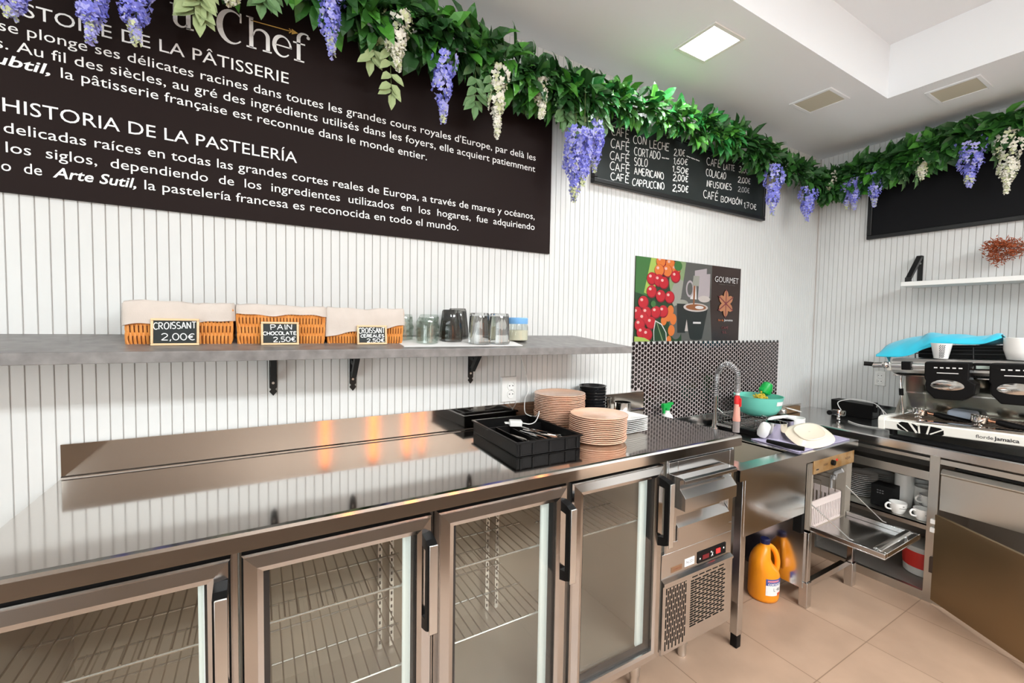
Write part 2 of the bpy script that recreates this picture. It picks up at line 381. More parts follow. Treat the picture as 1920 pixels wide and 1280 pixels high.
# ------------------------------------------------------------------ room shell
XR, ZC = 3.028, 2.70
def groove_profile(a0, a1, start, pitch):
    """(position, depth, dark) points of a grooved panel between a0 and a1"""
    pts = [(a0, 0.0)]; p = start
    while p < a0 + 0.004: p += pitch
    while p < a1 - 0.006:
        pts += [(p-0.0017, 0.0), (p-0.0007, 0.0036), (p+0.0007, 0.0036), (p+0.0017, 0.0)]; p += pitch
    pts.append((a1, 0.0)); return pts
def grooved(g, prof, fn, z0, z1):
    vs = [fn(p, d, z0) for p, d in prof]+[fn(p, d, z1) for p, d in prof]; n = len(prof)
    for i in range(n-1):
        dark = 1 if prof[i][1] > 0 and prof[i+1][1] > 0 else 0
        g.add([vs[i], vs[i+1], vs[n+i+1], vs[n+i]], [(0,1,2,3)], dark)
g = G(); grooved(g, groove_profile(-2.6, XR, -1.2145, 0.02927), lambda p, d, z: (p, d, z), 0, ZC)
g.box(-3.6, -2.6, 0, 0.02, 0, ZC); g.box(-3.6, XR+0.1, 0.02, 0.1, 0, ZC)
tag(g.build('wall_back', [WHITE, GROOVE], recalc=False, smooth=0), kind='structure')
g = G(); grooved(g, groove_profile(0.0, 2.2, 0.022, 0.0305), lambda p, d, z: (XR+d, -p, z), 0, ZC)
g.box(XR, XR+0.02, -4.7, -2.2, 0, ZC); g.box(XR+0.02, XR+0.1, -4.7, 0.0, 0, ZC)
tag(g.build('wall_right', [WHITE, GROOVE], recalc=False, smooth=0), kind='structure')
tag(G().box(-3.7, XR+0.1, -4.7, 0.1, -0.08, 0).build('floor', FLOOR, smooth=0), kind='structure')
g = G(); g.box(-3.7, XR+0.1, -0.63, 0.1, ZC, 3.1); g.box(2.355, XR+0.1, -4.7, -0.63, ZC, 3.1); g.box(-3.7, 2.355, -4.7, -0.63, 2.985, 3.1)
tag(g.build('ceiling', CEIL, smooth=0), kind='structure')
g = G(); g.box(-3.7, -3.6, -2.0, 0, 0, 3.1); g.box(-3.7, -3.6, -4.7, -4.4, 0, 3.1); g.box(-3.7, -3.6, -4.4, -2.0, 2.5, 3.1); g.box(-3.7, -3.6, -4.4, -2.0, 0, 0.2)
tag(g.build('wall_left', ROOMW, smooth=0), kind='structure')
g = G(); g.box(-3.7, -3.4, -4.7, -4.6, 0, 3.1); g.box(-2.5, XR+0.1, -4.7, -4.6, 0, 3.1); g.box(-3.4, -2.5, -4.7, -4.6, 2.5, 3.1); g.box(-3.4, -2.5, -4.7, -4.6, 0, 0.2)
tag(g.build('wall_front', mat('brown_room_paint', (0.24, 0.19, 0.155), 0.7), smooth=0), kind='structure')
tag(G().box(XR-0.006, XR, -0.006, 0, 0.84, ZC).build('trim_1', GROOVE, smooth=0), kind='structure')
# bar added behind the camera to brown the reflections in the steel
t = thing('added_bar', 'added unseen brown bar that darkens the reflections in the steel counter', 'bar', (-0.4, -2.75, 0))
G().box(-2.6, 1.9, -2.95, -2.60, 0, 1.08).build('front_panel', BARW, t, smooth=0)
G().box(-2.65, 1.95, -3.0, -2.52, 1.08, 1.12).build('bar_top', BARW, t, bevel=0.005)
for i, (px, w) in enumerate(((-0.114, 0.028), (0.316, 0.036), (0.645, 0.026), (0.797, 0.016), (1.45, 0.026))):  # unseen lamps, added and drawn long for warm streaks on the steel
    t = thing('added_tube_lamp', f'added unseen warm tube lamp for the streaks on the steel, {("leftmost","second","third","fourth","rightmost")[i]} of the row', 'lamp', (px, -2.55, 1.26), group='added tube lamps behind the camera')
    G().cyl((px,-2.55,1.93), (px,-2.55,2.985), 0.003, 6).build('cord', BLACKP, t)
    G().lathe([(w+.003,0.0),(w+.003,0.06),(0.012,0.08)], 16, (px,-2.55,1.86)).build('socket', BLACKP, t)
    G().lathe([(w*.6,0.0),(w,0.015),(w,0.62)], 16, (px,-2.55,1.26)).build('bulb', BULB, t)

# ------------------------------------------------------------------ ceiling lamps
def ceiling_lamp(x, y, label, lit, ZC=ZC, s=0.105):
    t = thing('ceiling_light', label, 'ceiling light', (x, y, ZC), group='square recessed ceiling lights')
    g = G(); w = 0.018
    for a in ((-s,s,-s,-s+w),(-s,s,s-w,s),(-s,-s+w,-s+w,s-w),(s-w,s,-s+w,s-w)): g.box(x+a[0], x+a[1], y+a[2], y+a[3], ZC-0.007, ZC)
    g.build('frame', WHITEP if lit else CEIL, t, bevel=0.002)
    G().box(x-s+w, x+s-w, y-s+w, y+s-w, ZC-0.005, ZC-0.001).build('diffuser', (DIFF_ON if s < 0.2 else DIFF_BIG) if lit else DIFF_OFF, t, smooth=0)
    if lit:
        d = bpy.data.lights.new('downlight', 'AREA'); d.shape = 'SQUARE'; d.size = 2*s-0.04; d.energy = 68.0 if ZC > 2.8 else 7.0; d.color = (0.92, 1.0, 1.04)
        o = bpy.data.objects.new('downlight', d); COL.objects.link(o); attach(o, t); o.location = (x, y, ZC-0.012)
ceiling_lamp(1.118, -0.42, 'square ceiling light, lit, in the ceiling over the chalk menu', True)
ceiling_lamp(2.07, -0.425, 'square ceiling light, off and yellowed, between the lit light and the corner', False)
ceiling_lamp(2.55, -0.86, 'square ceiling light, off and yellowed, beside the ceiling recess at the right wall', False)
for _x, _n in ((-0.5, 'leftmost'), (0.5, 'second from left'), (1.35, 'third from left'), (2.04, 'rightmost')):  # unseen panels added to light the room
    ceiling_lamp(_x, -3.6, f'added unseen light panel, {_n} of four in the ceiling recess behind the camera', True, 2.985, 0.30)

# ------------------------------------------------------------------ brown sign
t = thing('wall_sign', 'long dark brown sign with white French and Spanish pastry history text', 'sign', (-0.8, -0.006, 1.77))
G().box(-2.35, 0.563, -0.012, -0.0005, 1.770, 2.525).build('sign_board', SIGNB, t, smooth=0)
G().box(-2.35, 0.563, -0.0125, -0.0005, 2.525, 2.533).build('top_edge', SIGNW, t, smooth=0)
LY = -0.0127
g = G()
def ln(txt, x0, x1, z0, z1, size, **k):
    text_geo(g, txt, x0, x1, z0, size, LY, fn=lambda u, w: (u, LY, w+(z1-z0)*(u-x0)/(x1-x0)), **k)
ln("HISTOIRE DE LA PÂTISSERIE", -1.215, -0.530, 2.2392, 2.2421, 0.052)
ln("Elle se plonge ses délicates racines dans toutes les grandes cours royales d'Europe, par delà les", -1.285, 0.4745, 2.1890, 2.1835, 0.0405)
ln("mers. Au fil des siècles, au gré des ingrédients utilisés dans les foyers, elle acquiert patiemment", -1.290, 0.4727, 2.1436, 2.1328, 0.0405)
ln("Art Subtil,", -1.345, -1.113, 2.1040, 2.1005, 0.0405, shear=0.22, fat=0.016)
ln("la pâtisserie française est reconnue dans le monde entier.", -1.092, -0.0406, 2.1000, 2.0835, 0.0405)
ln("HISTORIA DE LA PASTELERÍA", -1.2058, -0.5061, 1.9809, 1.9820, 0.052)
ln("delicadas raíces en todas las grandes cortes reales de Europa, a través de mares y océanos,", -1.2052, 0.4746, 1.9258, 1.9186, 0.0405)
ln("sus", -1.282, -1.229, 1.9258, 1.9258, 0.0405)
ln("los  siglos,  dependiendo  de  los  ingredientes  utilizados  en  los  hogares,  fue  adquiriendo", -1.2025, 0.4757, 1.8750, 1.8703, 0.0405)
ln("o  de", -1.212, -1.135, 1.8256, 1.8254, 0.0405)
ln("Arte Sutil,", -1.114, -0.936, 1.8254, 1.8249, 0.0405, shear=0.22, fat=0.016)
ln("la pastelería francesa es reconocida en todo el mundo.", -0.917, 0.0977, 1.8249, 1.8227, 0.0405)
g.build('lettering', SIGNW, t, smooth=0, recalc=False)
# big serif title
def stroke2(g, pts, ws, mi=0, y=LY):
    vs = []; n = len(pts); P = [Vector(p) for p in pts]
    for i, p in enumerate(P):
        d = (P[min(i+1, n-1)]-P[max(i-1, 0)]).normalized(); q = Vector((-d.y, d.x))*(ws[i]/2)
        vs += [(p.x+q.x, y, p.y+q.y), (p.x-q.x, y, p.y-q.y)]
    g.add(vs, [(2*i, 2*i+1, 2*i+3, 2*i+2) for i in range(n-1)], mi)
g = G(); zb = 2.328
def rect(x0, x1, z0, z1): g.add([(x0,LY,z0),(x1,LY,z0),(x1,LY,z1),(x0,LY,z1)], [(0,1,2,3)])
# C
a = arc(-0.6905, zb+0.046, 0.034, 0.050, 48, 312, 22)
stroke2(g, a, [0.004+0.0125*max(0.0, sin(pi*(i-2)/18) if 2 <= i <= 20 else 0)**1.2 for i in range(23)])
rect(-0.6700, -0.6650, zb+0.066, zb+0.096); g.ball((-0.668, LY, zb+0.012), 0.0001)
# h
rect(-0.6440, -0.6325, zb, zb+0.096); rect(-0.6520, -0.6320, zb+0.093, zb+0.097); rect(-0.6520, -0.6240, zb-0.002, zb+0.003)
stroke2(g, [(-0.6335, zb+0.040)]+arc(-0.611, zb+0.044, 0.020, 0.020, 150, 0, 10)+[(-0.591, zb+0.001)], [0.004, 0.004, 0.005, 0.006, 0.006, 0.007, 0.008, 0.009, 0.010, 0.011, 0.0115, 0.0115, 0.0115])
rect(-0.6060, -0.5800, zb-0.002, zb+0.003)
# e
a = arc(-0.5480, zb+0.032, 0.0245, 0.033, 0, 318, 22)
stroke2(g, a, [0.007, 0.0065, 0.0055, 0.005, 0.0045, 0.005, 0.006, 0.0085, 0.010, 0.0115, 0.012, 0.012, 0.012, 0.0115, 0.0105, 0.0095, 0.008, 0.007, 0.006, 0.005, 0.0045, 0.004, 0.0035])
rect(-0.5680, -0.5205, zb+0.031, zb+0.035)
# f
rect(-0.5050, -0.4935, zb, zb+0.075); rect(-0.5135, -0.4820, zb-0.002, zb+0.003); rect(-0.5160, -0.4790, zb+0.056, zb+0.061)
stroke2(g, arc(-0.480, zb+0.074, 0.0195, 0.021, 180, 55, 10), [0.0115, 0.0115, 0.011, 0.010, 0.009, 0.008, 0.0065, 0.0055, 0.005, 0.0048, 0.0045])
stroke2(g, arc(-0.4690, zb+0.0845, 0.0028, 0.0028, 0, 360, 10), [0.0056]*11)
# u  (left of the title, behind the leaves)
rect(-0.8420, -0.8310, zb+0.018, zb+0.066); rect(-0.8490, -0.8310, zb+0.062, zb+0.066); rect(-0.8100, -0.7985, zb, zb+0.066); rect(-0.8170, -0.7985, zb+0.062, zb+0.066); rect(-0.8100, -0.7910, zb-0.001, zb+0.004)
stroke2(g, arc(-0.822, zb+0.018, 0.0145, 0.016, 180, 340, 9), [0.011, 0.010, 0.009, 0.008, 0.007, 0.006, 0.005, 0.004, 0.004, 0.004])
g.build('title_lettering', SIGNW, t, smooth=0, recalc=False)
g = G(); stroke2(g, [(-0.640, 2.4135), (-0.515, 2.4185)], [0.0028, 0.0028]); g.add([(-0.520,LY,2.4095),(-0.500,LY,2.4190),(-0.520,LY,2.4275)], [(0,1,2)])
stroke2(g, [(-0.528, 2.426), (-0.520, 2.4185), (-0.528, 2.411)], [0.003, 0.003, 0.003])
tag(g.build('arrow', GOLD, t, smooth=0, recalc=False), 'gold arrow')

# ------------------------------------------------------------------ chalk menu board
t = thing('chalk_menu', 'black framed chalk menu with coffee names and prices on the back wall', 'menu board', (1.55, -0.015, 2.145))
G().box(0.833, 2.26, -0.022, -0.001, 2.168, 2.48).build('slate_panel', SLATE, t, smooth=0)
g = G()
x0, x1, z0, z1, w = 0.809, 2.284, 2.145, 2.503, 0.024
for a in ((x0,x1,z0,z0+w),(x0,x1,z1-w,z1),(x0,x0+w,z0+w,z1-w),(x1-w,x1,z0+w,z1-w)): g.box(a[0], a[1], -0.030, -0.001, a[2], a[3])
g.build('frame', BLACKI, t, bevel=0.004)
MY = -0.0228; mf = lambda u, w: (u, MY, w)
g = G()
def mw(txt, xa, za, xb, zb, h, mi=0, w=0.0046): chalk(g, txt, xa, xb, za, h, mf, w, mi, zb-za, 0.05, random.Random(len(txt)*13+int(xa*100)))
H = 0.040
mw('CAFÉ', 0.921, 2.398, 1.040, 2.404, H+.004); mw('CON', 1.072, 2.390, 1.165, 2.400, H); mw('LECHE', 1.195, 2.392, 1.342, 2.405, H)
mw('CAFÉ', 0.917, 2.334, 1.046, 2.342, H+.004); mw('CORTADO', 1.082, 2.332, 1.275, 2.345, H)
mw('~~', 1.290, 2.352, 1.345, 2.356, 0.016)
mw('CAFÉ', 0.913, 2.275, 1.048, 2.284, H); mw('SOLO', 1.084, 2.280, 1.179, 2.288, H)
mw('CAFÉ', 0.915, 2.224, 1.052, 2.232, H); mw('AMERICANO', 1.086, 2.232, 1.309, 2.245, 0.036)
mw('CAFÉ', 0.923, 2.176, 1.048, 2.180, 0.036); mw('CAPPUCCINO', 1.073, 2.172, 1.316, 2.190, 0.036)
mw('2,10€', 1.385, 2.392, 1.475, 2.402, 0.036); mw('~~~', 1.490, 2.402, 1.605, 2.398, 0.014)
mw('1,60€', 1.382, 2.345, 1.501, 2.358, 0.034); mw('1,50€', 1.376, 2.299, 1.512, 2.310, 0.032, 0, 0.006)
mw('2,00€', 1.383, 2.254, 1.508, 2.264, 0.034, 0, 0.006); mw('2,50€', 1.383, 2.196, 1.514, 2.206, 0.036, 0, 0.006)
mw('CAFÉ', 1.672, 2.394, 1.801, 2.404, 0.042); mw('LATTE', 1.832, 2.396, 1.942, 2.408, 0.034); mw('3,00€', 1.985, 2.410, 2.118, 2.422, 0.036, 0, 0.006)
mw('COLACAO', 1.671, 2.330, 1.855, 2.340, 0.040); mw('2,00€', 1.980, 2.346, 2.112, 2.358, 0.034)
mw('INFUSIONES', 1.675, 2.268, 1.918, 2.286, 0.036); mw('2,00€', 1.984, 2.290, 2.105, 2.300, 0.030, 1)
mw('CAFÉ', 1.654, 2.198, 1.787, 2.204, 0.044); mw('BOMBÓN', 1.818, 2.202, 2.028, 2.212, 0.034); mw('1,70€', 2.048, 2.200, 2.190, 2.206, 0.034)
g.build('chalk_lettering', [CHALK, CHALKD], t, smooth=0, recalc=False)

# blank chalkboard on the right wall
t = thing('blank_chalkboard', 'large blank black chalkboard on the right wall above the coffee machine', 'chalkboard', (XR, -0.9, 2.055))
G().box(XR-0.014, XR-0.001, -1.92, -0.335, 2.075, 2.50).build('slate_panel', SLATEB, t, smooth=0)
g = G()
for a in ((-1.945,-0.317,2.054,2.080),(-1.945,-0.317,2.495,2.52),(-0.343,-0.317,2.080,2.495),(-1.945,-1.919,2.080,2.495)): g.box(XR-0.026, XR-0.001, a[0], a[1], a[2], a[3])
g.build('frame', BLACKI, t, bevel=0.003)

# ------------------------------------------------------------------ coffee poster (flat print)
t = thing('coffee_poster', 'coffee poster with red cherries, espresso cup and GOURMET lettering', 'poster', (1.6, -0.004, 1.352))
PX0, PX1, PZ0, PZ1 = 1.133, 2.075, 1.352, 1.814
G().box(PX0, PX1, -0.006, -0.0005, PZ0, PZ1).build('poster_sheet', mat('poster_dark_brown', (0.030, 0.016, 0.013), 0.25), t, smooth=0)
PM = [mat('poster_'+n, tuple(q*0.62 for q in c), 0.35) for n, c in (('leaf_green', (0.06,0.20,0.05)), ('dark_green', (0.015,0.06,0.02)), ('cherry', (0.62,0.015,0.03)), ('cherry_shade', (0.30,0.004,0.02)), ('gloss', (0.92,0.55,0.50)),
      ('orange', (0.85,0.22,0.04)), ('haze', (0.40,0.40,0.34)), ('cup_black', (0.018,0.022,0.020)), ('cup_rim', (0.70,0.62,0.58)), ('chrome_grey', (0.55,0.48,0.50)), ('lime', (0.45,0.62,0.12)),
      ('bean', (0.62,0.27,0.13)), ('white', (0.85,0.83,0.82)), ('steam_grey', (0.13,0.13,0.12)), ('coffee', (0.35,0.12,0.04)), ('pale_green', (0.30,0.42,0.20)), ('wine', (0.25,0.04,0.05)))]
g = G(); PL = [0]
def pell(cx, cz, rx, rz, mi, rot=0, n=20):
    PL[0] += 1; y = -0.0062-PL[0]*0.00004; c, s_ = cos(radians(rot)), sin(radians(rot)); vs = []
    for i in range(n):
        a = 2*pi*i/n; u, w = rx*cos(a), rz*sin(a); vs.append((min(max(cx+u*c-w*s_, PX0), PX1), y, min(max(cz+u*s_+w*c, PZ0), PZ1)))
    g.add(vs, [tuple(range(n))], mi)
def ppoly(pts, mi):
    PL[0] += 1; y = -0.0062-PL[0]*0.00004; g.add([(min(max(a, PX0), PX1), y, min(max(b, PZ0), PZ1)) for a, b in pts], [tuple(range(len(pts)))], mi)
ppoly([(PX0,PZ0),(1.52,PZ0),(1.56,PZ1),(PX0,PZ1)], 1)
ppoly([(PX0,1.62),(1.24,1.60),(1.27,PZ1),(PX0,PZ1)], 0); ppoly([(1.20,1.62),(1.27,1.60),(1.34,PZ1),(1.25,PZ1)], 10)
pell(1.50, 1.70, 0.10, 0.13, 15); pell(1.49, 1.62, 0.07, 0.09, 6); pell(1.47, 1.46, 0.06, 0.10, 13)
ppoly([(1.52,PZ0),(1.80,PZ0),(1.77,1.60),(1.50,1.60)], 13); ppoly([(1.50,1.58),(1.78,1.60),(1.78,PZ1),(1.54,PZ1)], 13)
ppoly([(1.655,1.60),(1.765,1.62),(1.765,1.76),(1.665,1.75)], 9); pell(1.715, 1.605, 0.055, 0.02, 8)
ppoly([(1.585,1.60),(1.645,1.60),(1.635,1.68),(1.60,1.68)], 12); pell(1.58, 1.66, 0.035, 0.05, 9); pell(1.58, 1.66, 0.024, 0.038, 13)
ppoly([(1.62,1.73),(1.73,1.75),(1.73,1.79),(1.62,1.77)], 9); ppoly([(1.60,1.68),(1.66,1.68),(1.665,1.74),(1.61,1.74)], 6)
pell(1.515, 1.572, 0.055, 0.022, 6); ppoly([(1.47,1.57),(1.56,1.57),(1.55,1.40),(1.48,1.40)], 7)
ppoly([(1.527,1.548),(1.752,1.548),(1.706,1.368),(1.594,1.368)], 7); pell(1.65, 1.368, 0.056, 0.012, 7); pell(1.64, 1.552, 0.113, 0.026, 8); pell(1.642, 1.553, 0.094, 0.018, 14); pell(1.672, 1.553, 0.04, 0.010, 12)
ppoly([(1.612,1.55),(1.624,1.55),(1.630,1.68),(1.612,1.68)], 14); ppoly([(1.618,1.455),(1.69,1.455),(1.69,1.466),(1.618,1.466)], 12); ppoly([(1.545,1.41),(1.575,1.41),(1.56,1.48)], 8)
for cx, cz, r in ((1.418,1.528,.026),(1.442,1.478,.028),(1.364,1.469,.024),(1.429,1.413,.028),(1.399,1.491,.024),(1.41,1.36,.02)): pell(cx, cz, r, r*1.15, 5)
for cx, cz in ((1.405,1.790),(1.328,1.798),(1.450,1.761),(1.382,1.749),(1.316,1.748),(1.258,1.699),(1.451,1.722),(1.313,1.692),(1.354,1.681),(1.259,1.628),(1.406,1.602),(1.332,1.606),(1.196,1.566),(1.356,1.520),(1.296,1.514),(1.222,1.508),(1.150,1.506),(1.199,1.475),(1.259,1.454),(1.172,1.442),(1.19,1.40),(1.232,1.388)):
    pell(cx, cz, 0.041, 0.036, 3); pell(cx-0.002, cz+0.003, 0.037, 0.032, 5 if cz > 1.74 else 2); pell(cx-0.014, cz+0.014, 0.011, 0.008, 4)
pell(1.468, 1.785, 0.034, 0.028, 0); pell(1.272, 1.56, 0.02, 0.018, 0)
ppoly([(1.283,1.355),(1.39,1.352),(1.385,1.40),(1.345,1.45),(1.290,1.470),(1.278,1.41)], 12); ppoly([(1.288,1.355),(1.384,1.353),(1.378,1.40),(1.34,1.445),(1.295,1.462),(1.284,1.41)], 1); ppoly([(1.30,1.46),(1.306,1.457),(1.36,1.355),(1.352,1.355)], 15)
ppoly([(PX0,PZ0),(1.26,PZ0),(1.21,1.372),(PX0,1.380)], 10)
for a in range(0, 360, 60):     # six-bean flower
    r = radians(a+90); cx, cz = 1.924+0.040*cos(r), 1.585+0.046*sin(r)
    pell(cx, cz, 0.036, 0.024, 11, a+90); 
for a in (90, 30, 150):
    r = radians(a); dx, dz = 0.085*cos(r), 0.088*sin(r); nx, nz = -sin(r)*0.004, cos(r)*0.004
    ppoly([(1.924-dx-nx,1.585-dz-nz),(1.924+dx-nx,1.585+dz-nz),(1.924+dx+nx,1.585+dz+nz),(1.924-dx+nx,1.585-dz+nz)], 16)
PL[0] += 1; yt = -0.0062-PL[0]*0.00004
text_geo(g, 'GOURMET', 1.806, 2.045, 1.716, 0.050, yt, 12); text_geo(g, 'TORREFACTO NATURAL', 1.842, 2.010, 1.699, 0.010, yt, 13)
text_geo(g, 'flor de', 1.853, 1.905, 1.474, 0.019, yt, 5); text_geo(g, 'Jamaica', 1.910, 2.000, 1.475, 0.019, yt, 12, fat=0.02)
text_geo(g, 'CAFÉ', 1.89, 1.955, 1.425, 0.022, yt, 16); text_geo(g, 'S.L.', 1.90, 1.945, 1.398, 0.022, yt, 16)
g.build('poster_print', PM, t, smooth=0, recalc=False)

# ------------------------------------------------------------------ penny tile splashback
t = thing('mosaic_splashback', 'splashback of black penny tiles with pale grout behind the sink', 'splashback', (1.83, 0, 0.86))
g = G(); tiles = G(); cp, rp, r = 0.02262, 0.0261, 0.0119
nc = 63
for i in range(nc):
    x = 1.1365+i*cp
    for j in range(22):
        z = 1.340-j*rp-(rp/2 if i % 2 else 0)
        if z < 0.80 or (x < 1.21 and z < 1.085): continue
        n = 10; vs = [(x+r*cos(2*pi*k/n), -0.004, z+r*sin(2*pi*k/n)) for k in range(n)]+[(x+0.82*r*cos(2*pi*k/n), -0.0062, z+0.82*r*sin(2*pi*k/n)) for k in range(n)]
        tiles.add(vs, [(k, (k+1) % n, n+(k+1) % n, n+k) for k in range(n)]+[tuple(range(n, 2*n))])
g.box(1.132, 1.206, -0.0045, -0.0003, 1.078, 1.338); g.box(1.206, 1.131+nc*cp, -0.0045, -0.0003, 0.80, 1.338)
g.build('grout_bed', GROUT, t, smooth=0); tiles.build('tile_field', TILEB, t, smooth=30, recalc=False)

# ------------------------------------------------------------------ long shelf, baskets, glasses
def zs(x, y):
    zb = 1.3870-0.0031*x; zf = 1.3535-0.0067*(x+0.0)-0.0037
    return zb+(zf-zb)*(-y/0.30)
def shelf_pt(x, y, d=0.0): return (x, y, zs(x, y)-d)
t = G().hexa([shelf_pt(-2.3,-0.30,0.029), shelf_pt(0.822,-0.30,0.029), shelf_pt(0.724,0,0.029), shelf_pt(-2.3,0,0.029), shelf_pt(-2.3,-0.30), shelf_pt(0.822,-0.30), shelf_pt(0.724,0), shelf_pt(-2.3,0)]).build('wall_shelf', LAMIN, None, smooth=0, bevel=0.002)
tag(t, 'long dark grey stone-look shelf on the back wall carrying the baskets and glasses', 'shelf')

def bracket(x, label, side):
    zt = zs(x, 0)-0.029
    t = thing('shelf_bracket', label, 'bracket', (x, 0, zt), group='black iron brackets under the long shelf')
    w = 0.0115
    poly = [(-w,zt),(w,zt),(w,1.205),(w*0.55,1.200),(w*1.05,1.192),(0,1.177),(-w*1.05,1.192),(-w*0.55,1.200),(-w,1.205)]
    G().prism(poly, lambda a, b, k: (x+a, k, b), -0.0045, -0.0003).build('wall_plate', BLACKI, t, smooth=0)
    g = G(); y1 = -0.205
    def top(y): return zs(x, y)-0.0292
    g.hexa([(x-w,y1,top(y1)-0.005),(x+w,y1,top(y1)-0.005),(x+w,0,zt-0.005),(x-w,0,zt-0.005),(x-w,y1,top(y1)),(x+w,y1,top(y1)),(x+w,0,zt),(x-w,0,zt)])
    g.hexa([(x-w,-0.215,top(-0.215)-0.006),(x+w,-0.215,top(-0.215)-0.006),(x+w,-0.196,top(-0.196)-0.011),(x-w,-0.196,top(-0.196)-0.011),(x-w,-0.215,top(-0.215)),(x+w,-0.215,top(-0.215)),(x+w,-0.196,top(-0.196)-.004),(x-w,-0.196,top(-0.196)-.004)])
    g.build('shelf_arm', BLACKI, t, smooth=0)
    g = G(); b = w*0.75
    g.hexa([(x-b,-0.006,1.232),(x+b,-0.006,1.232),(x+b,-0.004,1.250),(x-b,-0.004,1.250),(x-b,-0.030,1.232),(x+b,-0.030,1.232),(x+b,-0.022,1.250),(x-b,-0.022,1.250)])
    g.hexa([(x-b,-0.030,1.232),(x+b,-0.030,1.232),(x+b,-0.012,1.240),(x-b,-0.012,1.240),(x-b,-0.125,top(-0.125)-0.005),(x+b,-0.125,top(-0.125)-0.005),(x+b,-0.095,top(-0.095)-0.005),(x-b,-0.095,top(-0.095)-0.005)])
    g.hexa([(x-b,-0.050,1.275),(x+b,-0.050,1.275),(x+b,-0.004,1.285),(x-b,-0.004,1.285),(x-b,-0.045,1.292),(x+b,-0.045,1.292),(x+b,-0.004,1.30),(x-b,-0.004,1.30)])
    g.build('strut', BLACKI, t, smooth=0)
    G().cyl((x,-0.0045,1.2215), (x,-0.0065,1.2215), 0.0042, 12).build('screw', ALU, t)
bracket(-0.583, 'black iron shelf bracket under the CROISSANT 2,00 and PAIN CHOCOLATE baskets', 0)
bracket(-0.320, 'black iron shelf bracket under the gap between the middle and right basket', 0)
bracket(0.166, 'black iron shelf bracket under the drinking glasses', 0)

def basket(cx, w, drop, label, rz=0.0, dz=0.0):
    d, h = 0.160, 0.112; cy = -0.2+d/2; z = zs(cx, -0.19)+0.0005
    t = thing('bread_basket', label, 'basket', (cx, cy, z), (0, 0, rz), 'lined wicker baskets on the long shelf')
    g = G(); a, b = w/2, d/2; th = 0.006
    def ring(k, inset=0.0): f = 1-0.035*(1-k); return a*f-inset, b*f-inset
    a0, b0 = ring(0, 0.004); a1, b1 = ring(1, 0.004)
    o0 = [(-a0,-b0,0),(a0,-b0,0),(a0,b0,0),(-a0,b0,0)]; o1 = [(-a1,-b1,h-.004),(a1,-b1,h-.004),(a1,b1,h-.004),(-a1,b1,h-.004)]
    i1 = [(x*(1-2*th/a), y*(1-2*th/b), zz) for x, y, zz in o1]; i0 = [(x*(1-2*th/a), y*(1-2*th/b), 0.006) for x, y, zz in o0]
    v = o0+o1+i1+i0; fs = [(0,3,2,1)]
    for k in range(4):
        k2 = (k+1) % 4; fs += [(k,k2,4+k2,4+k),(4+k,4+k2,8+k2,8+k),(8+k,8+k2,12+k2,12+k)]
    fs.append((12,13,14,15)); g.add(v, fs, 1)
    rows = 4; rh = h/rows; sp = 0.0092
    for (L, ax, sgn) in ((w,0,-1),(w,0,1),(d,1,-1),(d,1,1)):
        n = int(L/sp)
        for r in range(rows):
            zm0, zm1 = r*rh-0.004 if r else 0.0, (r+1)*rh+(0.004 if r < rows-1 else 0)
            for i in range(n+1):
                u = -L/2+(i+(0.5 if r % 2 else 0))*L/(n+0.5)
                if abs(u) > L/2: continue
                pts = []
                for q in range(5):
                    kz = zm0+(zm1-zm0)*q/4; k = kz/h; f = 1-0.035*(1-k); bulge = 0.0035*sin(pi*q/4)-0.0035
                    off = (b if ax == 0 else a)*f+bulge
                    pts.append((u*f, sgn*off, kz) if ax == 0 else (sgn*off, u*f, kz))
                g.tube(pts, 0.0033, 5, 0)
    g.build('wicker_body', [WICK, WICKD], t, local=True, smooth=60)
    # linen liner folded over the rim
    g = G(); per = 2*(w+d); N = 96; rows_v = []
    rnd = random.Random(int(cx*1000)); ph = [rnd.uniform(0, 6.28) for _ in range(6)]
    for i in range(N):
        s_ = per*i/N
        if s_ < w: p = (-a+s_, -b); nrm = (0, -1); fr = s_/w
        elif s_ < w+d: p = (a, -b+(s_-w)); nrm = (1, 0); fr = 1.0
        elif s_ < 2*w+d: p = (a-(s_-w-d), b); nrm = (0, 1); fr = 1-(s_-w-d)/w
        else: p = (-a, b-(s_-2*w-d)); nrm = (-1, 0); fr = 0.0
        rip = 0.0016*sin(s_*95+ph[0])+0.0012*sin(s_*61+ph[1])
        hem = drop[0]+(drop[1]-drop[0])*fr+0.003*sin(s_*37+ph[2])+0.0015*sin(s_*83+ph[3]); tz = 0.0025*sin(s_*29+ph[4])+0.0015*sin(s_*71+ph[5])
        prof = [(-0.016, h-0.055), (-0.013, h-0.015), (-0.009, h+0.001+tz), (-0.001, h+0.006+tz), (0.005+rip*.5, h+0.001+tz), (0.0065+rip, h-hem*0.5), (0.007+rip*1.6, h-hem), (0.0045+rip*1.6, h-hem+0.0005), (0.0040+rip, h-hem*0.5), (0.0015, h-0.004+tz)]
        rows_v.append([(p[0]+nrm[0]*o, p[1]+nrm[1]*o, zz) for o, zz in prof])
    K = len(rows_v[0])
    g.add([q for r in rows_v for q in r], [(i*K+j, ((i+1) % N)*K+j, ((i+1) % N)*K+j+1, i*K+j+1) for i in range(N) for j in range(K-1)])
    g.build('linen_liner', LINEN, t, local=True, smooth=70, recalc=False)
basket(-0.811, 0.243, (0.060, 0.047), 'wicker basket with cream liner behind the CROISSANT 2,00 card, leftmost of three')
basket(-0.560, 0.240, (0.024, 0.024), 'wicker basket with a narrow cream liner edge behind the PAIN CHOCOLATE card')
basket(-0.308, 0.246, (0.087, 0.052), 'wicker basket with slanting cream liner behind the CROISSANT CEREALES card', radians(-2))

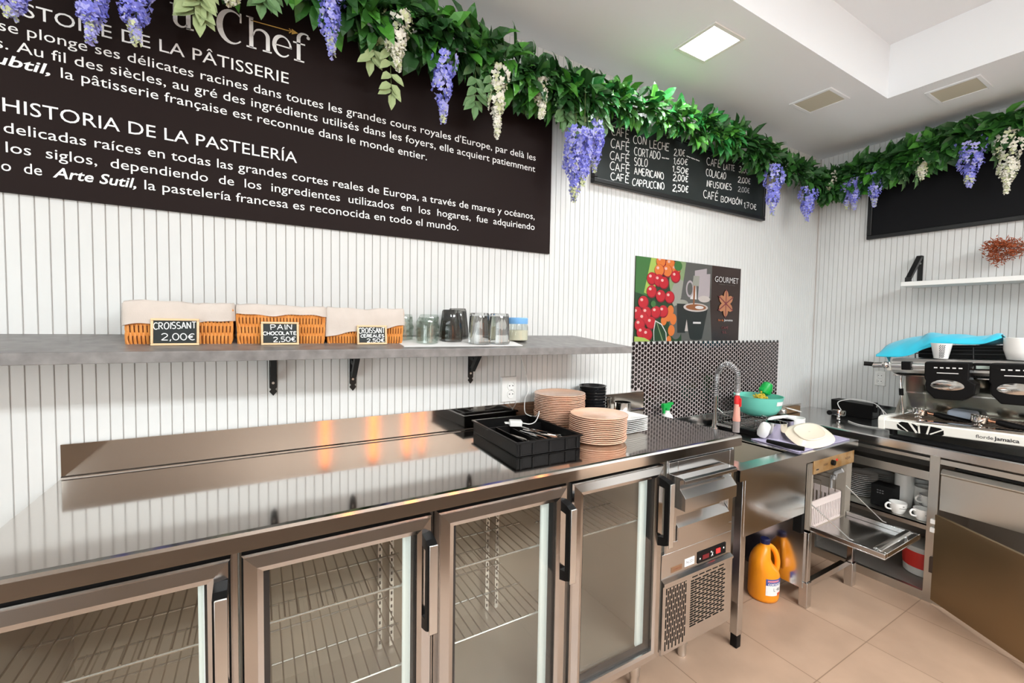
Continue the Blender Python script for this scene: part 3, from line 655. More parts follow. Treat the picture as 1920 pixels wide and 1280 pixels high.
def price_card(cx, w, h, lines, label):
    y = -0.216; z = zs(cx, y)+0.0008
    t = thing('price_card', label, 'price card', (cx, y, z), (radians(-7), 0, 0), 'chalk price cards in front of the baskets')
    g = G(); f = 0.006; th = 0.007
    for a in ((-w/2,w/2,0,f),(-w/2,w/2,h-f,h),(-w/2,-w/2+f,f,h-f),(w/2-f,w/2,f,h-f)): g.box(a[0], a[1], -th, 0, a[2], a[3])
    g.build('card_frame', WOODL, t, local=True, bevel=0.0012)
    G().box(-w/2+f, w/2-f, -th*0.6, -0.001, f, h-f).build('slate_panel', SLATE, t, local=True, smooth=0)
    g = G()
    for (txt, xa, xb, zz, hh, dz) in lines: chalk(g, txt, xa*w, xb*w, zz*h, hh*h, lambda u, v: (u, -th*0.6-0.0004, v), 0.0022, 0, dz*h, 0.03)
    g.build('chalk_lettering', CHALK, t, local=True, smooth=0, recalc=False)
price_card(-0.822, 0.107, 0.074, [('CROISSANT', -0.44, 0.43, 0.60, 0.24, 0.04), ('2,00€', -0.28, 0.40, 0.20, 0.24, 0.0)], 'wood framed chalk card reading CROISSANT 2,00')
price_card(-0.568, 0.102, 0.070, [('PAIN', -0.24, 0.30, 0.66, 0.22, 0.02), ('CHOCOLATE', -0.44, 0.43, 0.43, 0.14, 0.01), ('2,50€', -0.18, 0.41, 0.13, 0.20, 0.02)], 'wood framed chalk card reading PAIN CHOCOLATE 2,50')
price_card(-0.296, 0.097, 0.064, [('CROISSANT', -0.44, 0.43, 0.58, 0.28, 0.02), ('CEREALES', -0.38, 0.40, 0.37, 0.14, 0.01), ('2,50€', -0.18, 0.41, 0.11, 0.18, 0.02)], 'wood framed chalk card reading CROISSANT CEREALES')

tag(G().hexa([shelf_pt(-0.20,-0.26,-0.0003), shelf_pt(0.27,-0.26,-0.0003), shelf_pt(0.29,-0.06,-0.0003), shelf_pt(-0.20,-0.06,-0.0003), shelf_pt(-0.20,-0.26,-0.0022), shelf_pt(0.27,-0.26,-0.0022), shelf_pt(0.29,-0.06,-0.0022), shelf_pt(-0.20,-0.06,-0.0022)]).build('paper_mat', PAPER, None, smooth=0), 'white paper mat under the drinking glasses on the long shelf', 'mat')
def tumbler(x, y, r0, r1, h, m, label, flute=True, tex=0.0):
    """upside-down glass: open rim down"""
    z = zs(x, y)+0.0026
    prof = [(r0-0.002, 0.0), (r0, 0.001), (r0*0.99+r1*0.01, h*0.3), ((r0+r1)/2, h*0.6), (r1, h-0.006), (r1-0.003, h), (0.0, h)]
    pin = [(0.0, h-0.012), (r1-0.006, h-0.012), ((r0+r1)/2-0.003, h*0.6), (r0-0.003, h*0.3), (r0-0.003, 0.0006)]
    g = G(); g.lathe(prof, 28, (x, y, z), 0, flute=flute, fa=0.022 if flute else 0); g.lathe(pin, 28, (x, y, z), 0)
    if tex:
        rnd = random.Random(3)
        for k in range(90):
            a = rnd.uniform(0, 2*pi); zz = rnd.uniform(0.01, h-0.012); rr = r0+(r1-r0)*max(0, (zz/h-.3)/.7)
            g.ball((x+rr*cos(a), y+rr*sin(a), z+zz), 0.004, 6, 4, 0, (1, 1, 1.3))
    o = g.build('drinking_glass', m, None, smooth=30 if flute else 60)
    return tag(o, label, 'glass', 'glasses on the long shelf')
tumbler(-0.165, -0.115, 0.039, 0.037, 0.092, GLASS, 'clear dimpled glass half hidden behind the rightmost basket', False, 1)
tumbler(-0.098, -0.200, 0.039, 0.036, 0.090, GLASS, 'clear dimpled glass standing nearest the CROISSANT CEREALES basket', False, 1)
tumbler(-0.055, -0.095, 0.039, 0.037, 0.092, GLASS, 'clear dimpled glass at the back left of the dark glass', False, 1)
tumbler(0.012, -0.155, 0.043, 0.034, 0.118, SMOKE, 'tall smoky grey glass turned upside down, left of the clear fluted pair')
tumbler(0.068, -0.085, 0.043, 0.034, 0.118, SMOKE, 'smoky grey upturned glass behind the clear fluted pair')
tumbler(0.100, -0.220, 0.041, 0.037, 0.116, FLUTED, 'clear fluted glass turned upside down beside the tall smoky glass')
tumbler(0.188, -0.215, 0.041, 0.037, 0.116, FLUTED, 'clear fluted upturned glass nearest the blue-topped jar')
x, y = 0.310, -0.150; z = zs(x, y)+0.0006
t = thing('glass_jar', 'ribbed glass jar with light blue lid on the long shelf', 'jar', (x, y, z))
g = G(); g.lathe([(0.040,0),(0.045,0.004),(0.046,0.060),(0.041,0.072),(0.041,0.078)], 36, (x,y,z), flute=1, fa=0.012); g.build('jar_body', GLASS, t, smooth=25)
G().lathe([(0.039,0.002),(0.043,0.005),(0.0435,0.045),(0,0.047)], 24, (x,y,z)).build('jar_contents', mat('pale_sugar', (0.70,0.64,0.50), 0.9), t)
G().lathe([(0.0425,0.071),(0.044,0.073),(0.044,0.094),(0.041,0.097),(0,0.097)], 32, (x,y,z)).build('lid', BLUELID, t)

def outlet(name_label, plate, sockets, axis):
    t = thing('power_socket', name_label, 'socket', plate[0], group='double wall sockets')
    (px, py, pz), w, h = plate
    def P(u, d, v): return (px+u, py-d, pz+v) if axis == 'y' else (px-d, py-u, pz+v)
    g = G(); M = None
    vs = [P(-w/2,0.0005,-h/2),P(w/2,0.0005,-h/2),P(w/2,0.0005,h/2),P(-w/2,0.0005,h/2),P(-w/2+.003,0.012,-h/2+.003),P(w/2-.003,0.012,-h/2+.003),P(w/2-.003,0.012,h/2-.003),P(-w/2+.003,0.012,h/2-.003)]
    g.add(vs, [(0,1,2,3),(4,5,6,7),(0,1,5,4),(1,2,6,5),(2,3,7,6),(3,0,4,7)]); g.build('cover_plate', WHITEP, t, smooth=0)
    for u, v in sockets:
        g = G(); n = 24
        pr = [(0.0205,0.012),(0.0205,0.0155),(0.0175,0.0155),(0.016,0.0125),(0.0,0.0125)]
        vs = []
        for r, d in pr[:-1]: vs += [P(u+r*cos(2*pi*i/n), d, v+r*sin(2*pi*i/n)) for i in range(n)]
        fs = [(j*n+i, j*n+(i+1) % n, (j+1)*n+(i+1) % n, (j+1)*n+i) for j in range(3) for i in range(n)]+[tuple(range(3*n, 4*n))]
        g.add(vs, fs)
        for s_ in (-1, 1): g.cyl(P(u+s_*0.0085, 0.0126, v), P(u+s_*0.0085, 0.0132, v), 0.0028, 8, 1)
        g.build('socket_face', [WHITEP, INK], t)
outlet('white double power socket on the back wall above the cutlery tray', ((0.355, 0, 1.141), 0.080, 0.116), ((0.010, 0.016), (0.010, -0.022)), 'y')
outlet('white double power socket on the right wall beside the coffee machine', ((XR, -0.430, 1.106), 0.062, 0.100), ((0.0, 0.020), (0.0, -0.019)), 'x')
# thin white wire down the wall from the shelf to the plates
pts = [(0.33,-0.05,1.392),(0.40,-0.02,1.398),(0.425,-0.010,1.405),(0.44,-0.008,1.388)]
tag(G().tube(pts, 0.0016, 6).build('thin_wire', WHITEP), 'short white wire curling on the shelf beside the jar', 'wire')

# ------------------------------------------------------------------ refrigerated steel counter
ZT, DF = 0.978, -0.617
fr = thing('refrigerated_counter', 'long stainless steel refrigerated counter with four glass doors and drawers', 'fridge counter', (0.02, -0.30, 0))
g = G(); xa, xb = -1.1145, 1.162
pl = [(-0.02, ZT), (DF+0.010, ZT), (DF+0.003, ZT-0.003), (DF, ZT-0.010), (DF, ZT-0.044), (DF+0.012, ZT-0.044), (DF+0.012, ZT-0.012), (-0.02, ZT-0.012)]
g.prism(pl, lambda a, b, k: (k, a, b), xa, xb)
g.box(xa, xa+0.0015, DF+0.002, -0.02, ZT-0.044, ZT-0.001); g.build('worktop', STEELT, fr, smooth=0)
g = G(); g.prism([(-0.003,ZT-0.01),(-0.021,ZT-0.01),(-0.018,ZT+0.003),(-0.0135,ZT+0.007),(-0.0132,ZT+0.0975),(-0.003,ZT+0.0975)], lambda a, b, k: (k, a, b), xa, 1.2135); g.build('upstand', STEELU, fr, smooth=0)
# carcass
g = G(); xl, xp, xr = -1.108, 0.700, 1.140; yf, yb, z0, z1 = -0.568, -0.03, 0.130, 0.932
g.box(xl, xl+0.02, yf, yb, z0, z1); g.box(xp, xp+0.02, yf, yb, z0, z1); g.box(xl, xp, yb-0.02, yb, z0, z1); g.box(xl, xp, yf, yb, z0, z0+0.055)
g.box(xl, xp, yf, yb, z1-0.010, z1); g.build('carcass', STEELIN, fr, smooth=0)
g = G()
for xm in (-0.692, -0.213, 0.2455): g.box(xm-0.022, xm+0.022, yf, yf+0.035, z0, z1)
g.box(xl, xp, yf-0.004, yf, z0, z0+0.045); g.build('front_posts', STEELV, fr, smooth=0)
g = G(); g.box(xl, xr, yf-0.012, yf+0.02, 0.921, 0.934); g.build('gasket_strip', GASKET, fr, smooth=0)
# shelf pilasters, wire shelves, lamp tubes
for i, (dx0, dx1) in enumerate(((-1.115,-0.681),(-0.661,-0.223),(-0.203,0.234),(0.257,0.686))):
    g = G()
    for xx in (dx0+0.012, dx1-0.012):
        for yy in (-0.52, -0.075):
            g.box(xx-0.008, xx+0.008, yy-0.004, yy+0.004, 0.19, 0.91)
            for k in range(26): g.box(xx-0.003, xx+0.003, yy-0.0046, yy+0.0046, 0.21+k*0.026, 0.222+k*0.026, 1)
    g.build('shelf_rail', [STEELV, INK], fr, smooth=0)
    for zz in (0.705, 0.475) if i != 3 else (0.690,):
        g = G(); r = 0.0022; a0, a1 = dx0+0.03, dx1-0.03; y0, y1 = -0.53, -0.07
        n = 13
        for k in range(n+1): xx = a0+(a1-a0)*k/n; g.tube([(xx,y0,zz),(xx,y1,zz)], r, 6)
        for yy in (y0, -0.36, -0.21, y1): g.tube([(a0-0.01,yy,zz-0.004),(a1+0.01,yy,zz-0.004)], 0.0032, 6)
        g.build('wire_shelf', WIRE, fr)
    G().box(dx1-0.064, dx1-0.026, -0.562, -0.546, 0.20, 0.915).build('light_tube', TUBE, fr, bevel=0.006)
G().box(-0.50, -0.27, -0.558, -0.545, 0.872, 0.892).build('light_tube', TUBE, fr, bevel=0.004)
# doors
def fridge_door(x0, x1):
    z0, z1 = 0.1745, 0.9205; f = 0.042; yb, y1, y2 = -0.572, DF+0.010, DF
    g = G()
    out = [(x0,z0),(x1,z0),(x1,z1),(x0,z1)]; ou2 = [(x0+.004,z0+.004),(x1-.004,z0+.004),(x1-.004,z1-.004),(x0+.004,z1-.004)]
    rid = [(x0+.030,z0+.030),(x1-.030,z0+.030),(x1-.030,z1-.030),(x0+.030,z1-.030)]; inn = [(x0+f,z0+f),(x1-f,z0+f),(x1-f,z1-f),(x0+f,z1-f)]
    rings = [(out, yb), (out, y1), (ou2, y2+0.004), (rid, y2), (inn, y2+0.004), (inn, y2+0.009), (inn, yb)]
    vs = [(a, y, b) for R_, y in rings for a, b in R_]; n = len(rings)
    fs = [(j*4+k, j*4+(k+1) % 4, ((j+1) % n)*4+(k+1) % 4, ((j+1) % n)*4+k) for j in range(n) for k in range(4)]
    g.add(vs, fs); d = g.build('door', STEEL, fr, smooth=0)
    g = G()
    for a in ((x0+f,x0+f+.012,z0+f,z1-f),(x1-f-.006,x1-f,z0+f,z1-f),(x0+f,x1-f,z1-f-.006,z1-f),(x0+f,x1-f,z0+f,z0+f+.008)): g.box(a[0],a[1],y2+.016,yb-.004,a[2],a[3])
    g.build('glazing_seal', GASKET, d, smooth=0)
    G().box(x0+f, x1-f, y2+0.012, y2+0.016, z0+f, z1-f).build('glass_pane', PANE, d, smooth=0)
    G().box(x0+f+.01, x1-f-.01, yb-0.012, yb-0.008, z0+f, z1-f).build('glass_pane', PANE, d, smooth=0)
    hx1 = x1-0.004; hx0 = hx1-0.026
    g = G(); yy = [DF, DF-0.046]
    poly = [(DF+0.002,0.622),(DF-0.030,0.632),(DF-0.046,0.640),(DF-0.046,0.866),(DF-0.030,0.874),(DF+0.002,0.880),(DF+0.002,0.848),(DF-0.026,0.846),(DF-0.026,0.662),(DF+0.002,0.656)]
    n = len(poly)
    g.prism(poly, lambda a, b, k: (k, a, b), hx0, hx1); g.build('handle', BLACKP, d, smooth=0)
    G().box(hx0+0.004, hx1+0.0005, DF-0.050, DF-0.0455, 0.630, 0.866).build('handle_strip', ALU, d, bevel=0.001)
for a in ((-1.112,-0.681),(-0.661,-0.223),(-0.203,0.234),(0.257,0.686)): fridge_door(*a)
# drawer and machine compartment at the right end
g = G(); g.box(xp+0.02, xr, yb-0.02, yb, z0, z1); g.box(xr-0.008, xr, -0.598, yb, z0+0.03, z1); g.box(xp+0.02, xp+0.03, -0.598, yb, z0+.03, z1)
g.box(0.722, xr-0.008, -0.580, -0.575, z0+.03, z1)
g.box(0.727, 1.140, -0.600, -0.580, 0.560, 0.600); g.box(0.727, 0.780, -0.600, -0.580, 0.600, 0.917); g.box(1.109, 1.140, -0.600, -0.580, 0.600, 0.917); g.box(0.780, 1.109, -0.600, -0.580, 0.860, 0.917)
g.box(0.703, 1.140, -0.600, -0.580, 0.462, 0.560); g.build('side_housing', STEEL, fr, bevel=0.0012)
def drawer(y, x0, x1, ztop, zs0, zs1, zb, bar):
    g = G()
    if bar: g.prism([(y+0.045,ztop),(y+0.006,ztop),(y-0.004,ztop-0.005),(y-0.004,ztop-0.018),(y+0.004,ztop-0.019),(y+0.004,ztop-0.008),(y+0.045,ztop-0.008)], lambda a, b, k: (k, a, b), x0, x1)
    g.prism([(y+0.040,zs0),(y-0.006,zs1),(y-0.006,zb),(y+0.07,zb),(y+0.07,zs0)], lambda a, b, k: (k, a, b), x0+0.002, x1-0.002)
    for xx in (x0+0.001, x1-0.003): g.box(xx, xx+0.002, y+0.02, -0.578, zb, ztop)
    return g
o = drawer(-0.660, 0.742, 1.062, 0.870, 0.848, 0.797, 0.748, True).build('drawer', STEEL, fr, smooth=0, bevel=0.0015)
o = drawer(-0.602, 0.781, 1.108, 0.735, 0.704, 0.655, 0.598, False).build('drawer', STEEL, fr, smooth=0, bevel=0.0015)
cp_ = G().box(0.915, 1.100, -0.6035, -0.600, 0.473, 0.520).build('control_panel', BLACKP, fr, bevel=0.002)
G().box(0.944, 0.985, -0.6045, -0.6033, 0.484, 0.502).build('display', LEDR, cp_, smooth=0)
G().box(1.030, 1.058, -0.6075, -0.6033, 0.487, 0.508).build('rocker_switch', SWR, cp_, bevel=0.002)
g = G()
for xx, zz in ((0.928,0.492),(1.083,0.500),(1.000,0.503)): g.box(xx-.003, xx+.003, -0.6045, -0.6033, zz-.003, zz+.003)
g.tube([(1.000,-0.6043,0.484),(1.006,-0.6043,0.492),(1.010,-0.6043,0.500)], 0.0013, 5); g.tube([(1.010,-0.6043,0.485),(1.008,-0.6043,0.493)], 0.0013, 5); g.build('panel_marks', PAPER, cp_, smooth=0)
st = G().box(0.838, 0.896, -0.6012, -0.600, 0.480, 0.511).build('sticker', PAPER, fr, smooth=0)
g = G(); text_geo(g, 'N.221', 0.846, 0.889, 0.491, 0.016, -0.6014); g.build('sticker_lettering', INK, st, smooth=0, recalc=False)
bp = G().box(0.758, 0.822, -0.6012, -0.600, 0.478, 0.500).build('name_plate', mat('bronze_name_plate', (0.42,0.26,0.16), 0.35, 0.8), fr, smooth=0)
g = G(); text_geo(g, 'CORECO', 0.770, 0.814, 0.485, 0.010, -0.6014); g.build('name_lettering', mat('red_brown_ink', (0.25,0.05,0.03), 0.5), bp, smooth=0, recalc=False)
# vent panel
g = G(); yv = -0.610
g.prism([(-0.600,0.463),(yv-0.006,0.455),(yv-0.006,0.446),(yv,0.440),(yv,0.170),(-0.600,0.165)], lambda a, b, k: (k, a, b), 0.704, 1.137)
sl = [(0.862+0.0, 1.090)]
for r in range(20):
    zz = 0.228+r*0.0098
    for c in range(5):
        xx = 0.868+c*0.0495+(0.024 if r % 2 else 0)
        a, b = xx, min(xx+0.036, 1.090)
        if b-a > 0.006: g.box(a, b, yv-0.0006, yv+0.002, zz, zz+0.0058, 1)
    if r % 2: g.box(0.868, 0.886, yv-0.0006, yv+0.002, zz, zz+0.0058, 1)
for c in range(5): g.box(0.875+c*0.043, 0.908+c*0.043, yv-0.0006, yv+0.002, 0.430, 0.4345, 1)
for c in range(12):
    xx = 0.722+c*0.0102
    for r in range(6):
        zz = 0.183+r*0.0445+(0.022 if c % 2 else 0); g.box(xx, xx+0.0058, yv-0.0006, yv+0.002, zz, min(zz+0.036, 0.430), 1)
g.build('vent_panel', [STEEL, BLACKM], fr, smooth=0)
for xx, yy in ((-1.05,-0.52),(-0.2,-0.52),(0.66,-0.52),(0.97,-0.50),(-1.05,-0.10),(1.05,-0.10)):
    G().lathe([(0.016,0.0),(0.018,0.006),(0.018,0.05),(0.022,0.055),(0.022,0.162)], 16, (xx,yy,0)).build('foot', ALU, fr)

# ------------------------------------------------------------------ sink, glass washer
ZSK = 0.820
sk = thing('sink_unit', 'stainless steel sink unit with drainboard between the fridge counter and the right counter', 'sink', (1.7, -0.3, 0))
g = G(); x0, x1, y0, y1 = 1.168, 2.267, -0.612, -0.0075; hx0, hx1, hy0, hy1 = 1.285, 1.665, -0.545, -0.250
for a in ((x0,hx0,y0,y1),(hx1,x1,y0,y1),(hx0,hx1,y0,hy0),(hx0,hx1,hy1,y1)): g.box(a[0], a[1], a[2], a[3], ZSK-0.012, ZSK)
g.box(x0, x1, y0, y0+0.012, ZSK-0.050, ZSK-0.012); g.box(x1-0.012, x1, y0+0.012, y1, ZSK-0.050, ZSK-0.012)
g.build('sink_top', STEEL, sk, smooth=0)
G().box(x0, x1, -0.018, -0.008, ZSK, 0.900).build('upstand', STEEL, sk, bevel=0.002)
g = G(); zb_ = 0.56
for a in ((hx0-.002,hx0,hy0,hy1),(hx1,hx1+.002,hy0,hy1),(hx0,hx1,hy0-.002,hy0),(hx0,hx1,hy1,hy1+.002)): g.box(a[0], a[1], a[2], a[3], zb_, ZSK-0.004)
g.box(hx0, hx1, hy0, hy1, zb_-.003, zb_); g.build('basin', mat('worn_basin_steel', (0.50,0.46,0.38), 0.4, 0.5), sk, smooth=0)
G().box(1.225, 1.738, -0.603, -0.598, 0.510, ZSK-0.045).build('apron', STEEL, sk, bevel=0.0015)
for xx, yy in ((1.228,-0.583),(1.228,-0.06)):
    lg = G().box(xx-0.018, xx+0.018, yy-0.018, yy+0.018, 0.060, ZSK-0.012).build('leg', STEELV, sk, bevel=0.002)
    G().box(xx-0.016, xx+0.016, yy-0.016, yy+0.016, 0.0, 0.060).build('foot', BLACKP, lg, bevel=0.003)
# glass washer below the drainboard
wx0, wx1, wy0, wy1, wz0, wz1 = 1.800, 2.235, -0.600, -0.060, 0.392, 0.768
gw = thing('glass_washer', 'open front-loading glass washer under the sink drainboard with its door folded down', 'glass washer', (2.02, -0.33, 0))
g = G(); g.box(wx0, wx0+0.016, wy0, wy1, wz0, wz1); g.box(2.172, wx1, wy0, wy1, wz0, wz1); g.box(wx0, wx1, wy1-0.01, wy1, wz0, wz1); g.box(wx0, wx1, wy0, wy1, wz0, wz0+0.012); g.box(wx0, wx1, wy0, wy1, wz1-0.012, wz1)
g.box(1.742, 1.765, -0.590, -0.55, 0.40, 0.768, 1)  # black strip standing in for the shade in the gap
g.build('housing', [STEELIN, BLACKM], gw, smooth=0)
cpn = G().box(wx0+0.004, wx1, wy0-0.008, wy0, 0.697, 0.768).build('control_plate', RUSTP, gw, bevel=0.002)
G().cyl((1.985,-0.608,0.735), (1.985,-0.622,0.735), 0.014, 20).build('switch_knob', BLACKP, cpn)
g = G(); g.cyl((2.035,-0.608,0.742), (2.035,-0.612,0.742), 0.006, 12); g.build('pilot_lamp', RED, cpn)
g = G(); text_geo(g, '100', 1.90, 1.94, 0.728, 0.016, -0.6084); text_geo(g, 'AQUA', 2.13, 2.19, 0.728, 0.018, -0.6084); g.box(1.825, 1.850, -0.6086, -0.608, 0.716, 0.722); g.build('plate_marks', INK, cpn, smooth=0, recalc=False)
dr = G(); zt = 0.432; yo = -0.912
dr.box(1.800, 2.205, yo, -0.603, zt-0.030, zt-0.024)
for a in ((1.800,1.822,yo,-0.603),(2.183,2.205,yo,-0.603),(1.822,2.183,yo,yo+0.022)): dr.box(a[0], a[1], a[2], a[3], zt-0.024, zt-0.002)
dr.prism([(yo+0.022,zt-0.024),(yo+0.022,zt-0.004),(yo+0.034,zt+0.004),(yo+0.052,zt+0.004),(yo+0.060,zt-0.020),(yo+0.060,zt-0.024)], lambda a, b, k: (k, a, b), 1.822, 2.183)
d = dr.build('door', STEEL, gw, bevel=0.0025)
G().box(2.06, 2.066, yo+0.006, yo+0.016, zt-0.002, zt+0.014).build('latch_pin', CHROME, d, smooth=0)
g = G(); g.tube([(1.812,-0.598,0.540),(1.812,-0.770,0.436),(1.812,-0.785,0.436)], 0.0032, 8); g.build('door_stay', WIRE, gw)
g = G(); g.tube([(2.180,-0.598,0.572),(2.192,-0.765,0.436),(2.192,-0.78,0.436)], 0.0032, 8); g.build('door_stay', WIRE, gw)
# washer stand
g = G(); g.box(1.783, 1.797, -0.585, -0.07, 0.10, wz1-0.02); g.build('side_panel', STEEL, gw, smooth=0)
for xx, yy in ((1.812,-0.588),(2.246,-0.612),(1.812,-0.09),(2.246,-0.09)):
    lg = G().box(xx-0.022, xx+0.022, yy-0.020, yy+0.020, 0.0, 0.132).box(xx-0.016, xx+0.016, yy-0.014, yy+0.014, 0.132, wz0).build('leg', STEELV, gw, bevel=0.002)
g = G(); g.box(1.834, 2.224, -0.598, -0.572, 0.096, 0.126); g.box(1.800, 1.826, -0.568, -0.110, 0.096, 0.126); g.build('base_rail', STEEL, gw, smooth=0)
g = G(); g.tube([(2.155,-0.59,0.66),(2.150,-0.56,0.64),(2.150,-0.55,0.60)], 0.012, 10); g.tube([(2.15,-0.54,0.45),(2.15,-0.54,0.62)], 0.006, 8); g.build('spray_arm', mat('grey_plumbing', (0.35,0.34,0.33), 0.4), gw)
# dish rack inside the washer
t = thing('dish_rack', 'pinkish white slotted dish rack standing in the open glass washer', 'rack', (1.98, -0.4, 0.41))
g = G(); a0, a1, b0, b1, c0, c1 = 1.822, 2.150, -0.592, -0.20, 0.405, 0.545
for yy in (b0, b1-0.006):
    g.box(a0, a1, yy, yy+0.006, c1-0.035, c1); g.box(a0, a1, yy, yy+0.006, c0, c0+0.012)
    for k in range(19): xx = a0+k*(a1-a0-0.008)/18; g.box(xx, xx+0.008, yy, yy+0.006, c0+0.012, c1-0.035)
for xx in (a0, a1-0.006):
    g.box(xx, xx+0.006, b0, b1, c1-0.035, c1); g.box(xx, xx+0.006, b0, b1, c0, c0+0.012)
    for k in range(19): yy = b0+k*(b1-b0-0.008)/18; g.box(xx, xx+0.006, yy, yy+0.008, c0+0.012, c1-0.035)
g.build('rack_frame', RACKP, t, smooth=0)
g = G()
for k in range(12): g.box(a0+0.006, a1-0.006, b0+0.02+k*0.031, b0+0.026+k*0.031, c0, c0+0.006)
g.build('rack_base', RACKP, t, smooth=0)
g = G()
for xx in (1.86, 1.93, 2.02, 2.09): g.tube([(xx,-0.585,0.552),(xx,-0.585,0.640),(xx,-0.30,0.640)], 0.0025, 6)
g.build('wire_tier', WIRE, t)
# ------------------------------------------------------------------ things on the fridge counter
t = thing('cutlery_tray', 'black plastic cutlery tray on the steel counter beside the peach plates', 'tray', (0.285, -0.255, ZT+0.0008), (0, 0, radians(-2)))
def tray_box(g, x0, x1, y0, y1, h, th=0.004, base=True):
    if base: g.box(x0, x1, y0, y1, 0, th)
    g.box(x0, x0+th, y0, y1, th, h); g.box(x1-th, x1, y0, y1, th, h); g.box(x0+th, x1-th, y0, y0+th, th, h); g.box(x0+th, x1-th, y1-th, y1, th, h)
g = G(); tray_box(g, -0.136, 0.136, -0.190, 0.190, 0.049)
for a in ((-.143,-.132,-.197,.197),(.132,.143,-.197,.197),(-.132,.132,-.197,-.186),(-.132,.132,.186,.197)): g.box(a[0], a[1], a[2], a[3], 0.045, 0.051)
for k in (-0.07, 0.0, 0.07): g.box(k-0.004, k+0.004, -0.1935, -0.190, 0.004, 0.045)
for k in (-0.12, 0.12): g.box(k-0.004, k+0.004, -0.1935, -0.190, 0.004, 0.045)
g.build('tray_shell', BLACKP, t, local=True, bevel=0.0012)
g = G(); g.box(-0.085, -0.080, -0.17, 0.08, 0.004, 0.040); g.box(-0.132, 0.132, 0.080, 0.085, 0.004, 0.040); g.box(-0.02, -0.016, -0.17, 0.08, 0.004, 0.034); g.build('divider', BLACKP, t, local=True, bevel=0.001)
def cutlery(kind):
    g = G(); L = 0.19
    hp = [(-0.004,0),(-0.0075,0.02),(-0.007,0.06),(-0.0035,0.105),(0.0035,0.105),(0.007,0.06),(0.0075,0.02),(0.004,0)]
    g.prism(hp, lambda a, b, k: (a, b-L/2, k), 0, 0.0022)
    if kind == 'fork':
        g.prism([(-0.0035,0.105),(-0.011,0.130),(-0.012,0.150),(0.012,0.150),(0.011,0.130),(0.0035,0.105)], lambda a, b, k: (a, b-L/2, k+0.002*sin((b-.105)*40)), 0, 0.0018)
        for k in range(4): xx = -0.012+k*0.0069; g.box(xx, xx+0.0034, 0.150-L/2, 0.190-L/2, 0.0015, 0.0033)
    elif kind == 'knife':
        g.prism([(-0.0035,0.105),(-0.009,0.112),(-0.010,0.165),(-0.006,0.186),(0.001,0.192),(0.008,0.170),(0.0085,0.112),(0.0035,0.105)], lambda a, b, k: (a, b-L/2, k), 0, 0.0014)
    else:
        g.tube([(0,0.10-L/2,0.001),(0,0.135-L/2,0.002)], 0.003, 6); g.ball((0,0.160-L/2,0.004), 0.019, 14, 8, sc=(1,1.45,0.28))
    return g
ob = {k: cutlery(k).build('table_'+k, CHROME, None, smooth=40) for k in ('fork','knife','spoon')}
lab = {'fork': 'steel fork lying in the black cutlery tray', 'knife': 'steel knife lying in the black cutlery tray', 'spoon': 'steel spoon lying in the black cutlery tray'}
seen = set()
for i, (k, x, y, z, rz) in enumerate((('fork',0.325,-0.285,0.010,200),('knife',0.340,-0.300,0.016,214),('fork',0.362,-0.300,0.010,222),('spoon',0.372,-0.285,0.020,228),('knife',0.352,-0.265,0.023,206),('fork',0.346,-0.318,0.026,218),
        ('fork',0.238,-0.345,0.008,196),('fork',0.252,-0.352,0.014,204),('spoon',0.258,-0.340,0.020,212),('knife',0.380,-0.320,0.030,232))):
    o = ob[k] if k not in seen else ob[k].copy()
    if k in seen: COL.objects.link(o)
    seen.add(k); o.location = (x, y, ZT+z); o.rotation_euler = (radians(-7), radians(4*(i % 3-1)), radians(rz)); tag(o, lab[k], k, f'{k}s heaped in the cutlery tray')
t = thing('phone_charger', 'white phone charger with cable dropped on the cutlery tray', 'charger', (0.29, -0.19, 1.015))
M = Matrix.Translation((0.288,-0.185,1.030)) @ Euler((0.1,0.05,radians(-18))).to_matrix().to_4x4()
G().box(-0.026, 0.026, -0.014, 0.014, -0.012, 0.012, 0, M).build('plug_body', WHITEP, t, bevel=0.003)
g = G(); g.cyl((-0.026,-0.007,0),(-0.045,-0.007,0),0.0022,8,M=M); g.cyl((-0.026,0.007,0),(-0.045,0.007,0),0.0022,8,M=M); g.build('pin', WHITEP, t)
def spline(P, n=8):
    P = [Vector(p) for p in P]; out = []
    for i in range(len(P)-1):
        a, b, c, d = P[max(i-1,0)], P[i], P[i+1], P[min(i+2,len(P)-1)]
        for k in range(n):
            t_ = k/n; out.append(0.5*((2*b)+(c-a)*t_+(2*a-5*b+4*c-d)*t_*t_+(3*b-a-3*c+d)*t_**3))
    out.append(P[-1]); return out
g = G(); g.tube(spline([(0.312,-0.192,1.030),(0.345,-0.205,1.024),(0.375,-0.20,1.030),(0.400,-0.185,1.048),(0.418,-0.165,1.060)]), 0.0020, 6); g.build('cable', WHITEP, t)
tag(G().tube(spline([(0.412,-0.008,1.300),(0.44,-0.010,1.22),(0.455,-0.02,1.14),(0.425,-0.040,1.10),(0.412,-0.055,1.06),(0.410,-0.075,1.035),(0.432,-0.115,1.030),(0.418,-0.165,1.063)]), 0.0020, 6).build('charging_cable', WHITEP), 'white charging cable trailing down the wall behind the taller plate stack', 'cable')

